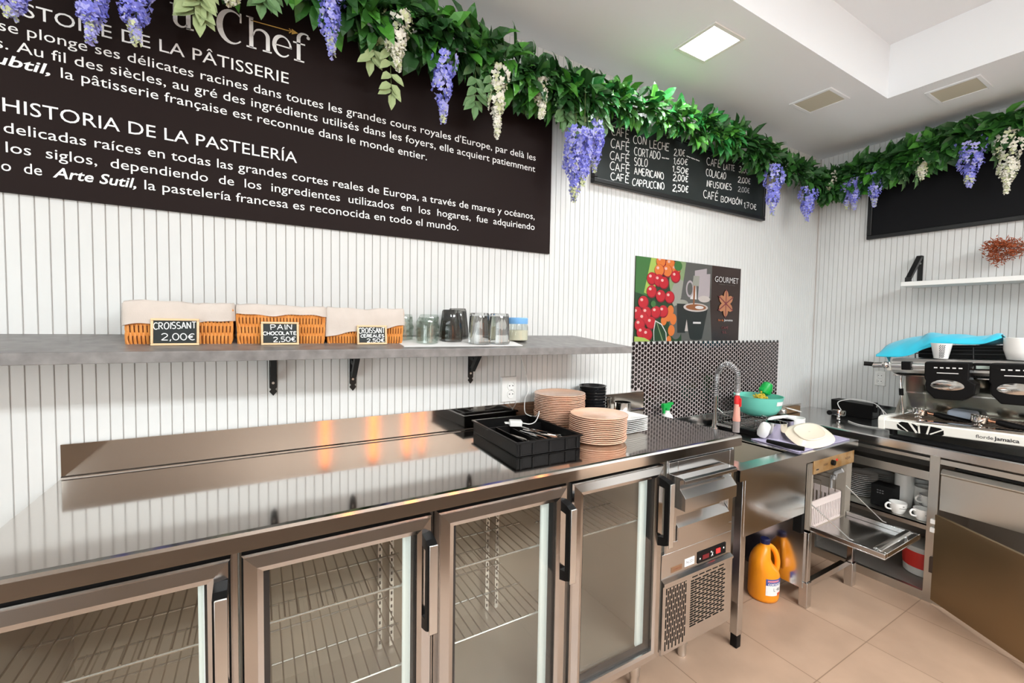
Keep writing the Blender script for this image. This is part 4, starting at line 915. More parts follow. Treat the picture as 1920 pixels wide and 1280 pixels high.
def plate_mesh(r, h, m, n=40):
    g = G(); g.lathe([(r*0.62,0.0),(r*0.70,0.0010),(r*0.88,h*0.45),(r*0.925,h-0.0020),(r,h-0.0012),(r,h+0.0012),(r*0.985,h+0.0018),(r*0.92,h*0.80),(r*0.68,0.0040),(0.0,0.0036)], n); return g.build('plate', m, None, smooth=50)
pm = plate_mesh(0.114, 0.0125, PEACH)
def stack(obj, n, c, pitch, labelf, cat, group, tilt=(0,0), jit=0.002, first=True, rz=0):
    rnd = random.Random(int(abs(c[0])*100)+n)
    for i in range(n):
        o = obj if (i == 0 and first) else obj.copy()
        if not (i == 0 and first): COL.objects.link(o)
        o.location = (c[0]+rnd.uniform(-jit, jit)+tilt[0]*i, c[1]+rnd.uniform(-jit, jit)+tilt[1]*i, c[2]+i*pitch); o.rotation_euler = (0, 0, rz+rnd.uniform(-0.05, 0.05))
        tag(o, labelf(ORD[n-1-i]), cat, group)
stack(pm, 14, (0.548, -0.392, ZT+0.0006), 0.0073, lambda k: f'peach plate, {k} of the shorter front stack beside the cutlery tray', 'plate', 'peach plates in the front stack', (0.0003, 0.0))
stack(pm, 20, (0.545, -0.140, ZT+0.0006), 0.0075, lambda k: f'peach plate, {k} of the taller stack standing against the wall', 'plate', 'peach plates in the rear stack', (-0.0002, -0.0002), first=False)
# square white plates
def sq_mesh(a, h, m):
    g = G(); g.lathe([(a*0.60,0.0),(a*0.66,0.002),(a*0.94,h),(a,h+0.002),(a*0.98,h+0.0035),(a*0.90,h*0.95),(a*0.62,0.005),(0.0,0.0045)], 48, sq=0.8); return g.build('square_plate', m, None, smooth=50)
sm = sq_mesh(0.084, 0.011, PORC)
stack(sm, 8, (0.752, -0.325, ZT+0.0006), 0.0078, lambda k: f'white square plate, {k} of the stack beside the peach plates', 'plate', 'white square plates in a stack', jit=0.001, rz=radians(6))
# black bowls
g = G(); g.lathe([(0.036,0.0),(0.040,0.001),(0.058,0.020),(0.065,0.040),(0.067,0.042),(0.064,0.042),(0.054,0.021),(0.036,0.005),(0.0,0.0045)], 36); bo = g.build('black_bowl', BLACKC, None, smooth=50)
stack(bo, 10, (0.775, -0.095, ZT+0.0006), 0.0140, lambda k: f'black ceramic bowl, {k} of the stack behind the peach plates', 'bowl', 'black bowls in a stack', jit=0.0008)
o = G().lathe([(0.040,0.0),(0.042,0.002),(0.042,0.066),(0.0435,0.068),(0.0405,0.068),(0.0395,0.004),(0.0,0.004)], 36, (0.985,-0.085,ZT+0.0006)).build('metal_cup', CHROME)
tag(o, 'polished steel cup standing at the back of the counter behind the square plates', 'cup')
# spray bottle behind the counter end
t = thing('spray_bottle', 'spray bottle with green trigger head peeking over the end of the fridge counter', 'spray bottle', (1.335, -0.075, ZSK))
c = (1.335, -0.075)
G().lathe([(0.034,0.001),(0.036,0.004),(0.036,0.10),(0.028,0.125),(0.013,0.14),(0.013,0.152)], 24, (c[0],c[1],ZSK)).build('bottle', WHITEP, t)
g = G(); g.cyl((c[0],c[1],0.971),(c[0],c[1],0.986),0.015,16); g.box(c[0]-0.038, c[0]+0.022, c[1]-0.011, c[1]+0.011, 0.985, 1.010); g.box(c[0]+0.012, c[0]+0.040, c[1]-0.009, c[1]+0.009, 1.000, 1.014)
g.hexa([(c[0]-.032,c[1]-.007,.955),(c[0]-.024,c[1]-.007,.955),(c[0]-.024,c[1]+.007,.955),(c[0]-.032,c[1]+.007,.955),(c[0]-.036,c[1]-.007,.987),(c[0]-.020,c[1]-.007,.987),(c[0]-.020,c[1]+.007,.987),(c[0]-.036,c[1]+.007,.987)])
g.build('trigger_head', GREENP, t, bevel=0.002)

# ------------------------------------------------------------------ things at the sink
t = thing('spray_faucet', 'chrome pre-rinse faucet with coiled spring hose and red spray grip', 'faucet', (1.775, -0.066, ZSK))
fx, fy = 1.775, -0.066
g = G(); g.lathe([(0.026,0.0005),(0.026,0.006),(0.016,0.012),(0.014,0.05),(0.012,0.06),(0.012,0.20)], 20, (fx,fy,ZSK)); g.cyl((fx,fy,ZSK+0.03),(fx+0.03,fy-0.09,ZSK+0.022),0.008,12); g.cyl((fx+0.012,fy-0.004,0.945),(fx+0.045,fy-0.02,0.915),0.004,8); g.build('riser', CHROME, t)
ex, ey = 1.622, -0.300
path = spline([(fx,fy,1.02),(fx,fy,1.11),(fx-0.018,fy-0.027,1.180),(fx-0.075,fy-0.115,1.228),(ex+0.014,ey+0.021,1.200),(ex,ey,1.14),(ex,ey,1.085)], 10)
g = G(); g.tube(path, 0.008, 10, 0)
coil = []; tot = len(path)-1; turns = 46
for i in range(turns*8+1):
    u = i/(turns*8)*tot; k = min(int(u), tot-1); p = path[k].lerp(path[k+1], u-k); d = (path[k+1]-path[k]).normalized()
    side = Vector((ex-fx, ey-fy, 0)).normalized().cross(Vector((0,0,1))); q = d.cross(side).normalized(); a_ = 2*pi*i/8
    coil.append(p+side*(0.0125*cos(a_))+q*(0.0125*sin(a_)))
g.tube(coil, 0.0027, 6, 1); g.build('spring_hose', [mat('grey_hose', (0.10,0.095,0.10), 0.5), mat('spring_steel', (0.62,0.60,0.60), 0.35, 0.9)], t)
g = G(); g.lathe([(0.010,0.0),(0.012,0.018)], 16, (ex,ey,1.070)); g.build('hose_collar', WHITEP, t)
g = G(); g.lathe([(0.015,0.0),(0.016,0.02),(0.013,0.045)], 16, (ex,ey,1.022)); g.box(ex-0.004, ex+0.004, ey-0.022, ey-0.010, 1.010, 1.055); g.build('spray_grip', RED, t)
g = G(); g.lathe([(0.019,0.0),(0.020,0.010),(0.017,0.035),(0.014,0.095)], 16, (ex,ey,0.928)); g.build('spray_barrel', PINKP, t)
g = G(); g.lathe([(0.018,0.0),(0.017,0.06)], 16, (ex,ey,0.868)); g.build('spray_nozzle', mat('clear_rubber', (0.60,0.52,0.50), 0.2, trans=0.5), t)
# drying rack with things
rk = thing('dish_drainer', 'small wire dish drainer with dark tray at the back of the sink drainboard', 'dish drainer', (1.97, -0.24, ZSK))
g = G(); g.box(1.80, 2.20, -0.30, -0.045, ZSK+0.001, ZSK+0.010)
for a in ((1.80,1.808,-.30,-.045),(2.192,2.20,-.30,-.045),(1.808,2.192,-.30,-.292),(1.808,2.192,-.053,-.045)): g.box(a[0],a[1],a[2],a[3],ZSK+0.010,ZSK+0.030)
g.build('drip_tray', BLACKP, rk, bevel=0.002)
g = G(); r = 0.0022
for zz in (0.865, 0.905): g.tube([(1.82,-0.285,zz),(2.18,-0.285,zz),(2.18,-0.06,zz),(1.82,-0.06,zz)], r, 6, closed=True)
for k in range(13): xx = 1.82+k*0.03; g.tube([(xx,-0.285,0.905),(xx,-0.285,0.845),(xx,-0.06,0.845),(xx,-0.06,0.905)], r, 6)
for yy in (-0.285,-0.06):
    for xx in (1.83, 2.17): g.tube([(xx,yy,0.832),(xx,yy,0.905)], r, 6)
g.tube(spline([(1.93,-0.290,0.835),(1.93,-0.300,0.90),(1.915,-0.300,0.922),(1.87,-0.295,0.935)]), 0.0022, 6)
g.build('wire_frame', CHROME, rk)
bw = thing('mixing_bowl', 'aqua plastic mixing bowl on the dish drainer behind the faucet hose', 'bowl', (1.985, -0.205, 0.909))
bx, by, bz = 1.985, -0.205, 0.909
G().lathe([(0.055,0.0),(0.062,0.001),(0.100,0.020),(0.122,0.055),(0.132,0.118),(0.136,0.120),(0.129,0.120),(0.118,0.056),(0.097,0.024),(0.06,0.006),(0,0.005)], 44, (bx,by,bz)).build('bowl_body', AQUA, bw)
lb = G()
for k in range(6):
    a0_, a1_ = radians(-103+k*4.5), radians(-103+(k+1)*4.5); 
    def bp_(a, w): rr = 0.1250+(w-0.074)*0.16+0.0018; return (bx+rr*cos(a), by+rr*sin(a), bz+w)
    lb.add([bp_(a0_,0.076), bp_(a1_,0.076), bp_(a1_,0.100), bp_(a0_,0.100)], [(0,1,2,3)])
lb.build('bowl_sticker', PAPER, bw, recalc=False)
t = thing('spray_bottle', 'spray bottle lying in the aqua bowl with its bright green head up', 'spray bottle', (2.05, -0.19, 0.99))
M = Matrix.Translation((2.045,-0.185,1.00)) @ Euler((radians(12),radians(22),0)).to_matrix().to_4x4()
g = G(); g.lathe([(0.016,0.0),(0.016,0.03),(0.030,0.042),(0.034,0.075),(0.026,0.105),(0.010,0.112)], 18, (0,0,0), M=M); g.box(-0.05,0.0,-0.010,0.010,0.045,0.062, 0, M); g.box(0.02,0.046,-0.016,0.016,0.045,0.085,0,M); g.build('trigger_head', GREENP, t, bevel=0.002)
G().lathe([(0.028,-0.06),(0.03,-0.05),(0.018,-0.004),(0.016,0.0)], 18, (0,0,0), M=M).build('bottle_neck', mat('dark_green_plastic', (0.004,0.10,0.02), 0.4), t)
g = G(); rnd = random.Random(4)
for k in range(60): g.ball((1.955+rnd.gauss(0,0.018), -0.235+rnd.gauss(0,0.016), 1.02+abs(rnd.gauss(0,0.010))), 0.006, 6, 4)
g.box(1.925,1.985,-0.265,-0.205,0.99,1.02); tag(g.build('scourer', YSPONGE), 'yellow scouring pad sticking out of the aqua bowl', 'scourer')
tag(G().hexa([(1.690,-0.590,ZSK+.0008),(2.225,-0.588,ZSK+.0008),(2.255,-0.45,ZSK+.0008),(1.72,-0.325,ZSK+.0008),(1.690,-0.590,ZSK+.006),(2.225,-0.588,ZSK+.006),(2.255,-0.45,ZSK+.006),(1.72,-0.325,ZSK+.006)]).hexa([(1.70,-0.59,ZSK+.006),(1.79,-0.575,ZSK+.006),(1.84,-0.37,ZSK+.006),(1.76,-0.38,ZSK+.006),(1.72,-0.58,ZSK+.012),(1.78,-0.57,ZSK+.012),(1.83,-0.375,ZSK+.012),(1.78,-0.385,ZSK+.012)]).build('drying_cloth', LAVEND, None, bevel=0.003), 'lavender drying cloth spread on the sink drainboard', 'cloth')
tag(G().tube([(1.715,-0.600,ZSK+.020),(1.70,-0.53,ZSK+.020),(1.69,-0.43,ZSK+.022)], [0.011,0.013,0.010], 10).build('brush_handle', BLACKP), 'black utensil handle lying along the edge of the lavender cloth', 'utensil')
def pot(x, y, r, h, z, label):
    g = G(); g.lathe([(r*.95,0),(r,0.004),(r,h-.004),(r*1.04,h),(r*0.98,h),(r*.96,0.006),(0,0.005)], 32, (x,y,z))
    return tag(g.build('steel_pot', CHROME), label, 'pot')
pot(1.855, -0.388, 0.050, 0.090, ZSK+0.0065, 'shiny steel milk pot standing on the lavender cloth left of the cream plate')
pot(1.985, -0.365, 0.044, 0.085, ZSK+0.0065, 'steel milk pot half hidden behind the leaning cream plate')
# mug lying upside down, white square-handled jug
t = thing('white_jug', 'white plastic measuring jug lying behind the steel pot', 'jug', (1.93, -0.34, ZSK))
g = G(); g.tube(spline([(1.900,-0.318,0.835),(1.903,-0.318,0.895),(1.930,-0.320,0.916),(2.07,-0.330,0.916)]), 0.010, 8); g.build('jug_handle', WHITEP, t)
G().lathe([(0.045,0.0),(0.05,0.004),(0.052,0.085),(0.048,0.085),(0.04,0.01),(0,0.01)], 28, (2.115,-0.352,0.8268)).build('jug_body', WHITEP, t)
o = G().lathe([(0.010,0.0),(0.024,0.008),(0.030,0.03),(0.026,0.075),(0.018,0.085),(0,0.086)], 20, (0,0,0), M=Matrix.Translation((1.775,-0.350,0.836)) @ Euler((0.25,-0.30,0.6)).to_matrix().to_4x4()).build('dish_brush', WHITEP)
tag(o, 'white dish brush head leaning on the lavender cloth beside the steel pot', 'brush')
# leaning cream plate
cpl = G(); cpl.lathe([(0.058,0.0),(0.063,0.003),(0.083,0.010),(0.098,0.019),(0.102,0.021),(0.099,0.025),(0.081,0.014),(0.058,0.008),(0.0,0.008)], 56, sq=0.12)
cpl.lathe([(0.059,-0.002),(0.063,-0.0045),(0.066,-0.002),(0.065,0.002),(0.059,0.002)], 56, sq=0.12)
cp1 = thing('cream_plate', 'large cream plate leaning upside down over the steel pots at the drainboard', 'plate', (1.892, -0.535, 0.86), (0, 0, 0))
zax = Vector((0.39, 0.185, -0.90)).normalized(); xax = (Vector((0.9, -0.43, 0))-zax*zax.dot(Vector((0.9, -0.43, 0)))).normalized(); yax = zax.cross(xax)
# back of the plate faces up and towards the room; bottom rim rests on the cloth
Mp = Matrix((xax, yax, zax)).transposed().to_4x4(); Mp.translation = Vector((1.893, -0.536, 0.8905))
gg = G(); gg.add([Mp @ Vector(v) for v in cpl.v], cpl.f, 0); gg.build('plate_body', CREAM, cp1, smooth=55)
gg = G()
for a, b in ((-0.008,0.0),(0.0,0.008),(0.008,-0.002)): gg.tube([Mp @ Vector((a*0.6,b*0.6,-0.0012)), Mp @ Vector((a*0.2+0.002,b*0.2-0.004,-0.0012))], 0.0012, 5)
gg.build('maker_mark', mat('grey_mark', (0.2,0.19,0.17), 0.6), cp1)
# small box with lids in the corner
t = thing('utensil_box', 'brown box with utensils standing in the corner behind the cream plate', 'box', (2.58, -0.05, 0.84))
g = G(); g.box(2.46, 2.72, -0.085, -0.020, 0.841, 0.885); g.build('box_body', mat('brown_box', (0.20,0.12,0.06), 0.6), t, bevel=0.002)
g = G(); g.cyl((2.44,-0.06,0.893),(2.74,-0.075,0.893),0.006,8); g.cyl((2.50,-0.05,0.895),(2.62,-0.14,0.86),0.005,8); g.ball((2.46,-0.10,0.868),0.025,12,8); g.build('utensil', mat('steel_grey_utensil', (0.6,0.57,0.52), 0.3, 0.8), t)

# jugs under the sink
t = thing('detergent_jug', 'orange plastic detergent jug standing on the floor under the sink', 'jug', (1.702, -0.452, 0))
jx, jy = 1.704, -0.435
hd = Vector((0.80, -0.60, 0)).normalized(); sd = Vector((0.60, 0.80, 0))
g = G(); n = 32; vs = []; prof = [(0.062,0.0,0,1),(0.070,0.004,0,1),(0.074,0.02,0,1),(0.074,0.135,0,1),(0.069,0.160,-.004,1.06),(0.056,0.185,-.016,1.2),(0.046,0.215,-.020,1.25),(0.040,0.245,-.014,1.15),(0.032,0.268,-.006,1.05),(0.023,0.282,0,1),(0.021,0.305,0,1)]
for r, z, off, wd in prof:
    for i in range(n): q = 2*pi*i/n; v = Vector((jx, jy, z+0.0005))+hd*(off+r*cos(q))+sd*(r*wd*sin(q)); vs.append(v)
K = len(prof); fs = [(j*n+i, j*n+(i+1) % n, (j+1)*n+(i+1) % n, (j+1)*n+i) for j in range(K-1) for i in range(n)]+[tuple(range(n-1,-1,-1)), tuple(range((K-1)*n, K*n))]
g.add(vs, fs); g.build('jug_body', ORANGE, t, smooth=60)
g = G(); hp = [Vector((jx,jy,0))+hd*a+Vector((0,0,b)) for a, b in ((0.008,0.283),(0.034,0.272),(0.054,0.245),(0.064,0.212),(0.066,0.180),(0.060,0.150),(0.045,0.128))]
g.tube(spline(hp), [0.0135]*49, 12); g.build('jug_handle', ORANGE, t)
G().lathe([(0.024,0.0),(0.024,0.022),(0.020,0.026),(0,0.026)], 24, (jx,jy,0.292)).build('cap', mat('blue_cap', (0.01,0.012,0.06), 0.4), t)
fd = Vector((-0.70-0.0, -0.72, 0)); 
def jl(ang, z, off=0.0008): r = 0.074+off; return (jx+r*cos(ang), jy+r*sin(ang), z)
lab_o = G(); A0, A1 = radians(-142), radians(-66)
def wrap(g, a0, a1, z0, z1, mi, off, n=10):
    for k in range(n):
        b0, b1 = a0+(a1-a0)*k/n, a0+(a1-a0)*(k+1)/n; g.add([jl(b0,z0,off),jl(b1,z0,off),jl(b1,z1,off),jl(b0,z1,off)], [(0,1,2,3)], mi)
wrap(lab_o, A0, A1, 0.046, 0.133, 0, 0.0008); wrap(lab_o, A0, A1, 0.099, 0.133, 1, 0.0011); wrap(lab_o, radians(-136), radians(-86), 0.118, 0.127, 3, 0.0013); wrap(lab_o, radians(-94), A1, 0.046, 0.060, 2, 0.0011)
fw = lambda u, w: jl(A0+(u/0.0748), w, 0.0016)
text_geo(lab_o, 'CORTADOR', 0.010, 0.088, 0.101, 0.016, 0, 0, fn=fw, fat=0.03); 
chalk(lab_o, 'L-NV', 0.040, 0.085, 0.072, 0.016, fw, 0.002, 4)
lab_o.build('jug_label', [PAPER, BLUEL, mat('orange_red_print', (0.7,0.12,0.05), 0.5), mat('pink_print', (0.72,0.25,0.30), 0.5), INK], t, recalc=False)
t = thing('dark_container', 'dark navy canister with pale top standing behind the orange jug under the sink', 'canister', (1.55, -0.21, 0))
G().lathe([(0.085,0.0005),(0.09,0.006),(0.09,0.21),(0.082,0.212)], 28, (1.545,-0.215,0), sq=0.3).build('canister_body', NAVY, t)
G().lathe([(0.082,0.212),(0.085,0.25),(0.05,0.31),(0.03,0.33),(0.0,0.33)], 28, (1.545,-0.215,0), sq=0.2).build('canister_top', mat('pale_pink_plastic', (0.60,0.48,0.46), 0.4), t)

# ------------------------------------------------------------------ right counter
ZR, XF = 0.838, 2.400
wt = thing('right_worktop', 'stainless steel worktop along the right wall carrying the coffee machine', 'worktop', (2.71, -1.1, 0.79))
g = G(); g.prism([(XR-0.003,ZR),(XF+0.008,ZR),(XF+0.002,ZR-0.003),(XF,ZR-0.009),(XF,ZR-0.050),(XF+0.012,ZR-0.050),(XF+0.012,ZR-0.014),(XR-0.003,ZR-0.014)], lambda a, b, k: (a, k, b), -2.35, -0.004); g.build('top', STEELY, wt, smooth=0)
g = G(); g.box(XR-0.018, XR-0.008, -2.35, -0.165, ZR, ZR+0.090); g.build('upstand', STEELY, wt, bevel=0.002)
cb = thing('base_cabinet', 'stainless steel base cabinet under the right worktop with open shelves and an open door', 'cabinet', (2.7, -1.1, 0))
xc, y0, y1 = 2.430, -2.30, -0.30
g = G(); g.box(xc+0.02, 3.0, y1-0.015, y1, 0.0, 0.786); g.box(2.985, 3.0, y0, y1, 0.0, 0.786); g.box(xc+0.01, 3.0, y0, y1, 0.030, 0.045); g.box(xc+0.02, 2.985, -0.900, -0.885, 0.045, 0.786); g.box(xc, 3.0, y0, y0+0.015, 0.0, 0.786)
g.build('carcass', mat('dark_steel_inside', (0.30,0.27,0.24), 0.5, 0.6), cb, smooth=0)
g = G(); g.box(xc, xc+0.025, -0.908, -0.868, 0.0, 0.786); g.box(xc, xc+0.025, -0.345, -0.30, 0.0, 0.786); g.box(xc, xc+0.022, -0.868, -0.345, 0.0, 0.048); g.box(xc+0.004, xc+0.022, y0, -0.908, 0.0, 0.036)
g.box(xc, xc+0.020, -0.868, -0.345, 0.750, 0.768); g.box(xc+0.002, xc+0.016, -0.868, -0.345, 0.645, 0.692); g.box(xc+0.016, xc+0.30, -0.868, -0.345, 0.645, 0.650)
g.box(xc, xc+0.020, y0, -0.908, 0.745, 0.772)
g.build('face_frame', STEELR, cb, smooth=0, bevel=0.001)
g = G(); g.box(xc+0.002, 2.98, -0.884, -0.318, 0.402, 0.408); g.box(xc+0.002, xc+0.010, -0.884, -0.318, 0.380, 0.408); g.build('shelf', STEELR, cb, smooth=0)
dw = G().prism([(xc+0.02,0.725),(xc+0.004,0.722),(xc-0.018,0.703),(xc-0.018,0.697),(xc-0.006,0.690),(xc-0.006,0.508),(xc+0.02,0.508)], lambda a, b, k: (a, k, b), -1.50, -0.916).build('drawer', STEELR, cb, smooth=0, bevel=0.001)
# open door, hinged on the post, swung into the room
hx, hy = 2.412, -0.905; dx, dy = -0.222, -0.355; L = math.hypot(dx, dy); ux, uy = dx/L, dy/L; nx, ny = -uy, ux; W = 0.62
g = G(); P4 = lambda s, k, z: (hx+ux*s+nx*k, hy+uy*s+ny*k, z)
g.hexa([P4(0,0,0.028),P4(W,0,0.028),P4(W,0.018,0.028),P4(0,0.018,0.028),P4(0,0,0.482),P4(W,0,0.482),P4(W,0.018,0.482),P4(0,0.018,0.482)])
d = g.build('door', BRONZE, cb, smooth=0, bevel=0.0015)
g = G()
for zz in (0.43, 0.385): g.box(hx-0.004, hx+0.014, hy-0.002, hy+0.016, zz, zz+0.022)
g.build('hinge_pin', WHITEP, d, smooth=0)
g = G(); g.box(hx-0.002, hx+0.016, hy-0.004, hy+0.012, 0.17, 0.25); g.build('hinge', mat('dark_hinge', (0.08,0.06,0.05), 0.4, 0.8), d, smooth=0)
tag(G().hexa([(2.434,-0.950,0.7265),(2.434,-1.45,0.7265),(2.48,-1.45,0.7265),(2.48,-0.96,0.7265),(2.44,-0.985,0.765),(2.44,-1.45,0.775),(2.47,-1.45,0.775),(2.47,-0.985,0.760)]).build('black_bag', BLACKM, None, bevel=0.01, seg=3), 'black plastic bag stuffed in the gap above the cabinet drawer', 'bag')

# contents of the open cabinet bay
zc = 0.4088
g = G(); g.lathe([(0.050,0.0),(0.055,0.001),(0.078,0.010),(0.083,0.0125),(0.080,0.0135),(0.052,0.004),(0,0.0035)], 32); sp = g.build('saucer', PORC, None, smooth=50)
stack(sp, 12, (2.630, -0.500, zc), 0.0115, lambda k: f'white saucer, {k} of the stack in the open cabinet bay', 'saucer', 'white saucers stacked in the cabinet', jit=0.002)
stack(sp, 10, (2.800, -0.520, zc), 0.0115, lambda k: f'white saucer, {k} of the rear stack deep in the cabinet bay', 'saucer', 'white saucers in the rear stack', first=False)
t = thing('black_box', 'matt black box standing between saucers and cups in the cabinet', 'box', (2.555, -0.655, zc))
G().box(2.505, 2.600, -0.700, -0.595, zc, zc+0.122).build('box_body', BLACKM, t, bevel=0.003)
g = G()
for a in range(6): yy = -0.628-0.012*(a % 3); zz = zc+0.088-0.014*(a//3); g.box(2.5044, 2.506, yy-.004, yy+.004, zz, zz+0.006)
g.build('box_print', mat('faint_grey_print', (0.12,0.12,0.12), 0.7), t, smooth=0)
def cup(loc, rz, label, r=0.040, h=0.062, mark=True):
    t = thing('coffee_cup', label, 'cup', loc, (0, 0, rz), 'white cups in the cabinet')
    G().lathe([(r*.55,0.0),(r*.62,0.001),(r*.85,h*.30),(r*.99,h*.70),(r,h),(r*.95,h),(r*.92,h*.68),(r*.78,h*.32),(r*.45,0.006),(0,0.005)], 32).build('cup_body', PORC, t, local=True)
    g = G(); g.tube(spline([(-r*.93,0,h*.82),(-r*1.35,0,h*.90),(-r*1.62,0,h*.68),(-r*1.45,0,h*.42),(-r*.86,0,h*.32)]), 0.0048, 8); g.build('handle', PORC, t, local=True)
    if mark:
        g = G()
        for k in range(5): a = radians(-112+k*11); g.box(-.0025, .0025, -.0004, .0004, -.002, .002, 0, Matrix.Translation((r*.985*cos(a), r*.985*sin(a), h*.60)) @ Matrix.Rotation(a+pi/2, 4, 'Z'))
        g.box(-.004, .004, -.0004, .0004, -.003, .003, 0, Matrix.Translation((0, -r*1.0, h*.78)))
        g.build('cup_print', mat('grey_cup_print', (0.25,0.24,0.22), 0.5), t, local=True, smooth=0)
    return t
AZ = radians(-36)
c1 = cup((2.480,-0.732,zc), AZ, 'white espresso cup on the cabinet shelf edge in front of the black box')
dup(c1, (2.488,-0.835,zc), AZ+radians(3), 'white espresso cup on the cabinet shelf edge next to the door post')
dup(c1, (2.565,-0.835,zc+0.060), AZ, 'white cup stacked above the one next to the door post')
dup(c1, (2.565,-0.835,zc), AZ, 'white cup under the stacked cup next to the door post')
def mug(x, y, r, h, label):
    return tag(G().lathe([(r*.8,0),(r*.85,.003),(r,h*.5),(r,h),(r*.94,h),(r*.92,h*.5),(r*.7,.006),(0,.006)], 28, (x,y,zc)).build('tall_cup', PORC), label, 'cup', 'tall white cups in the cabinet')
mug(2.640, -0.705, 0.045, 0.19, 'tall white jug-like cup behind the black box in the cabinet'); mug(2.66, -0.790, 0.045, 0.135, 'tall white cup behind the stacked espresso cups'); mug(2.78, -0.74, 0.045, 0.15, 'tall white cup at the back of the cabinet'); mug(2.78, -0.83, 0.045, 0.16, 'tall white cup at the back near the post')
t = thing('food_tub', 'round plastic tub with red and white label on the cabinet floor', 'tub', (2.68, -0.800, 0.046))
G().lathe([(0.085,0.0),(0.09,0.004),(0.098,0.15),(0.094,0.15),(0.085,0.01),(0,0.01)], 36, (2.68,-0.800,0.046)).build('tub_body', TUBP, t)
G().lathe([(0.102,0.148),(0.102,0.165),(0.097,0.168),(0,0.168)], 36, (2.68,-0.800,0.046)).build('lid', TUBP, t)
G().lathe([(0.0938,0.045),(0.0990,0.135)], 36, (2.68,-0.800,0.046)).build('tub_label', RED_TXT, t)

# ------------------------------------------------------------------ things on the right worktop
t = thing('knock_box', 'black knock-out box standing against the upstand beside the coffee machine', 'box', (2.95, -0.32, ZR))
G().hexa([(2.895,-0.440,ZR+.0006),(3.005,-0.440,ZR+.0006),(3.005,-0.205,ZR+.0006),(2.895,-0.205,ZR+.0006),(2.890,-0.445,ZR+.092),(3.005,-0.445,ZR+.092),(3.005,-0.20,ZR+.100),(2.890,-0.20,ZR+.100)]).build('box_shell', BLACKP, t, smooth=0, bevel=0.003)
G().cyl((2.90,-0.455,ZR+.05),(2.90,-0.455,ZR+.115),0.012,14).build('box_post', BLACKP, t)
def portafilter(name, loc, rz, label, hl=0.12, tilt=0.0, roll=0.0):
    t = thing(name, label, 'portafilter', loc, (roll, tilt, rz), 'portafilters by the coffee machine')
    G().lathe([(0.028,-0.020),(0.033,-0.016),(0.035,0.0),(0.035,0.014),(0.037,0.016),(0.031,0.016),(0.029,-0.012),(0,-0.012)], 28).build('filter_basket', CHROME, t, local=True)
    g = G(); g.cyl((0,0,-0.018),(0,0,-0.034),0.009,12); g.tube(spline([(-0.014,0,-0.046),(-0.010,0,-0.034),(0.010,0,-0.034),(0.014,0,-0.046)]), 0.006, 8); g.build('spout', CHROME, t, local=True)
    g = G(); g.cyl((0.033,0,0),(0.060,0,0),0.008,12); g.build('neck', COPPER, t, local=True)
    g = G(); g.tube([(0.056,0,0),(0.070,0,0),(0.10,0,-0.002),(0.056+hl,0,-0.006)], [0.010,0.0145,0.016,0.0150], 16); g.build('grip', BLACKP, t, local=True); return t
portafilter('portafilter', (2.66,-0.350,ZR+0.052), radians(185), 'portafilter with black grip lying on the worktop left of the coffee machine', 0.11, radians(-8))
tag(G().tube(spline([(2.72,-0.335,ZR+0.06),(2.76,-0.30,ZR+0.105),(2.83,-0.36,ZR+0.128),(2.84,-0.47,ZR+0.118),(2.80,-0.53,ZR+0.08),(2.78,-0.545,ZR+0.04)]), 0.0028, 7).build('white_cable', WHITEP), 'white cable looping over the knock-out box to the portafilter', 'cable')
tag(G().tube(spline([(2.68,-0.395,ZR+0.0035),(2.62,-0.47,ZR+0.0035),(2.62,-0.56,ZR+0.0035),(2.68,-0.60,ZR+0.01),(2.76,-0.575,ZR+0.055),(2.84,-0.49,ZR+0.105),(2.88,-0.47,ZR+0.09)]), 0.0028, 7).build('white_cable', WHITEP), 'white cable lying on the worktop between portafilter and coffee machine', 'cable')
tag(G().box(XF+0.004, XF+0.10, -2.2, -0.70, ZR+0.0006, ZR+0.010).build('bar_mat', RUBBER, None, bevel=0.002), 'black rubber mat along the worktop edge under the coffee machine', 'mat')

# ------------------------------------------------------------------ espresso machine (local frame: X depth, Y along the wall, Z up)
em = thing('espresso_machine', 'two-group espresso machine with cream base and black group shields on the right worktop', 'coffee machine', (2.475, -0.625, 0.868), (radians(-3.0), 0, 0))
LM = 0.98
def ebuild(g, name, m, parent=em, **k): return g.build(name, m, parent, local=True, **k)
g = G(); g.prism([(0.0,0.003),(-0.004,0.006),(-0.004,0.050),(0.004,0.058),(0.05,0.060),(0.05,0.003)], lambda a, b, k: (a, k, b), -LM, -0.032)
g.box(0.05, 0.50, -LM, -0.02, 0.003, 0.05); ebuild(g, 'base_panel', MACHW, smooth=0, bevel=0.002)
g = G(); g.prism([(-0.006,-0.002),(0.50,-0.002),(0.50,0.062),(0.03,0.074),(0.0,0.066),(-0.006,0.05)], lambda a, b, k: (a, k, b), -0.033, 0.0); ebuild(g, 'base_end', MACHW, smooth=0, bevel=0.004)
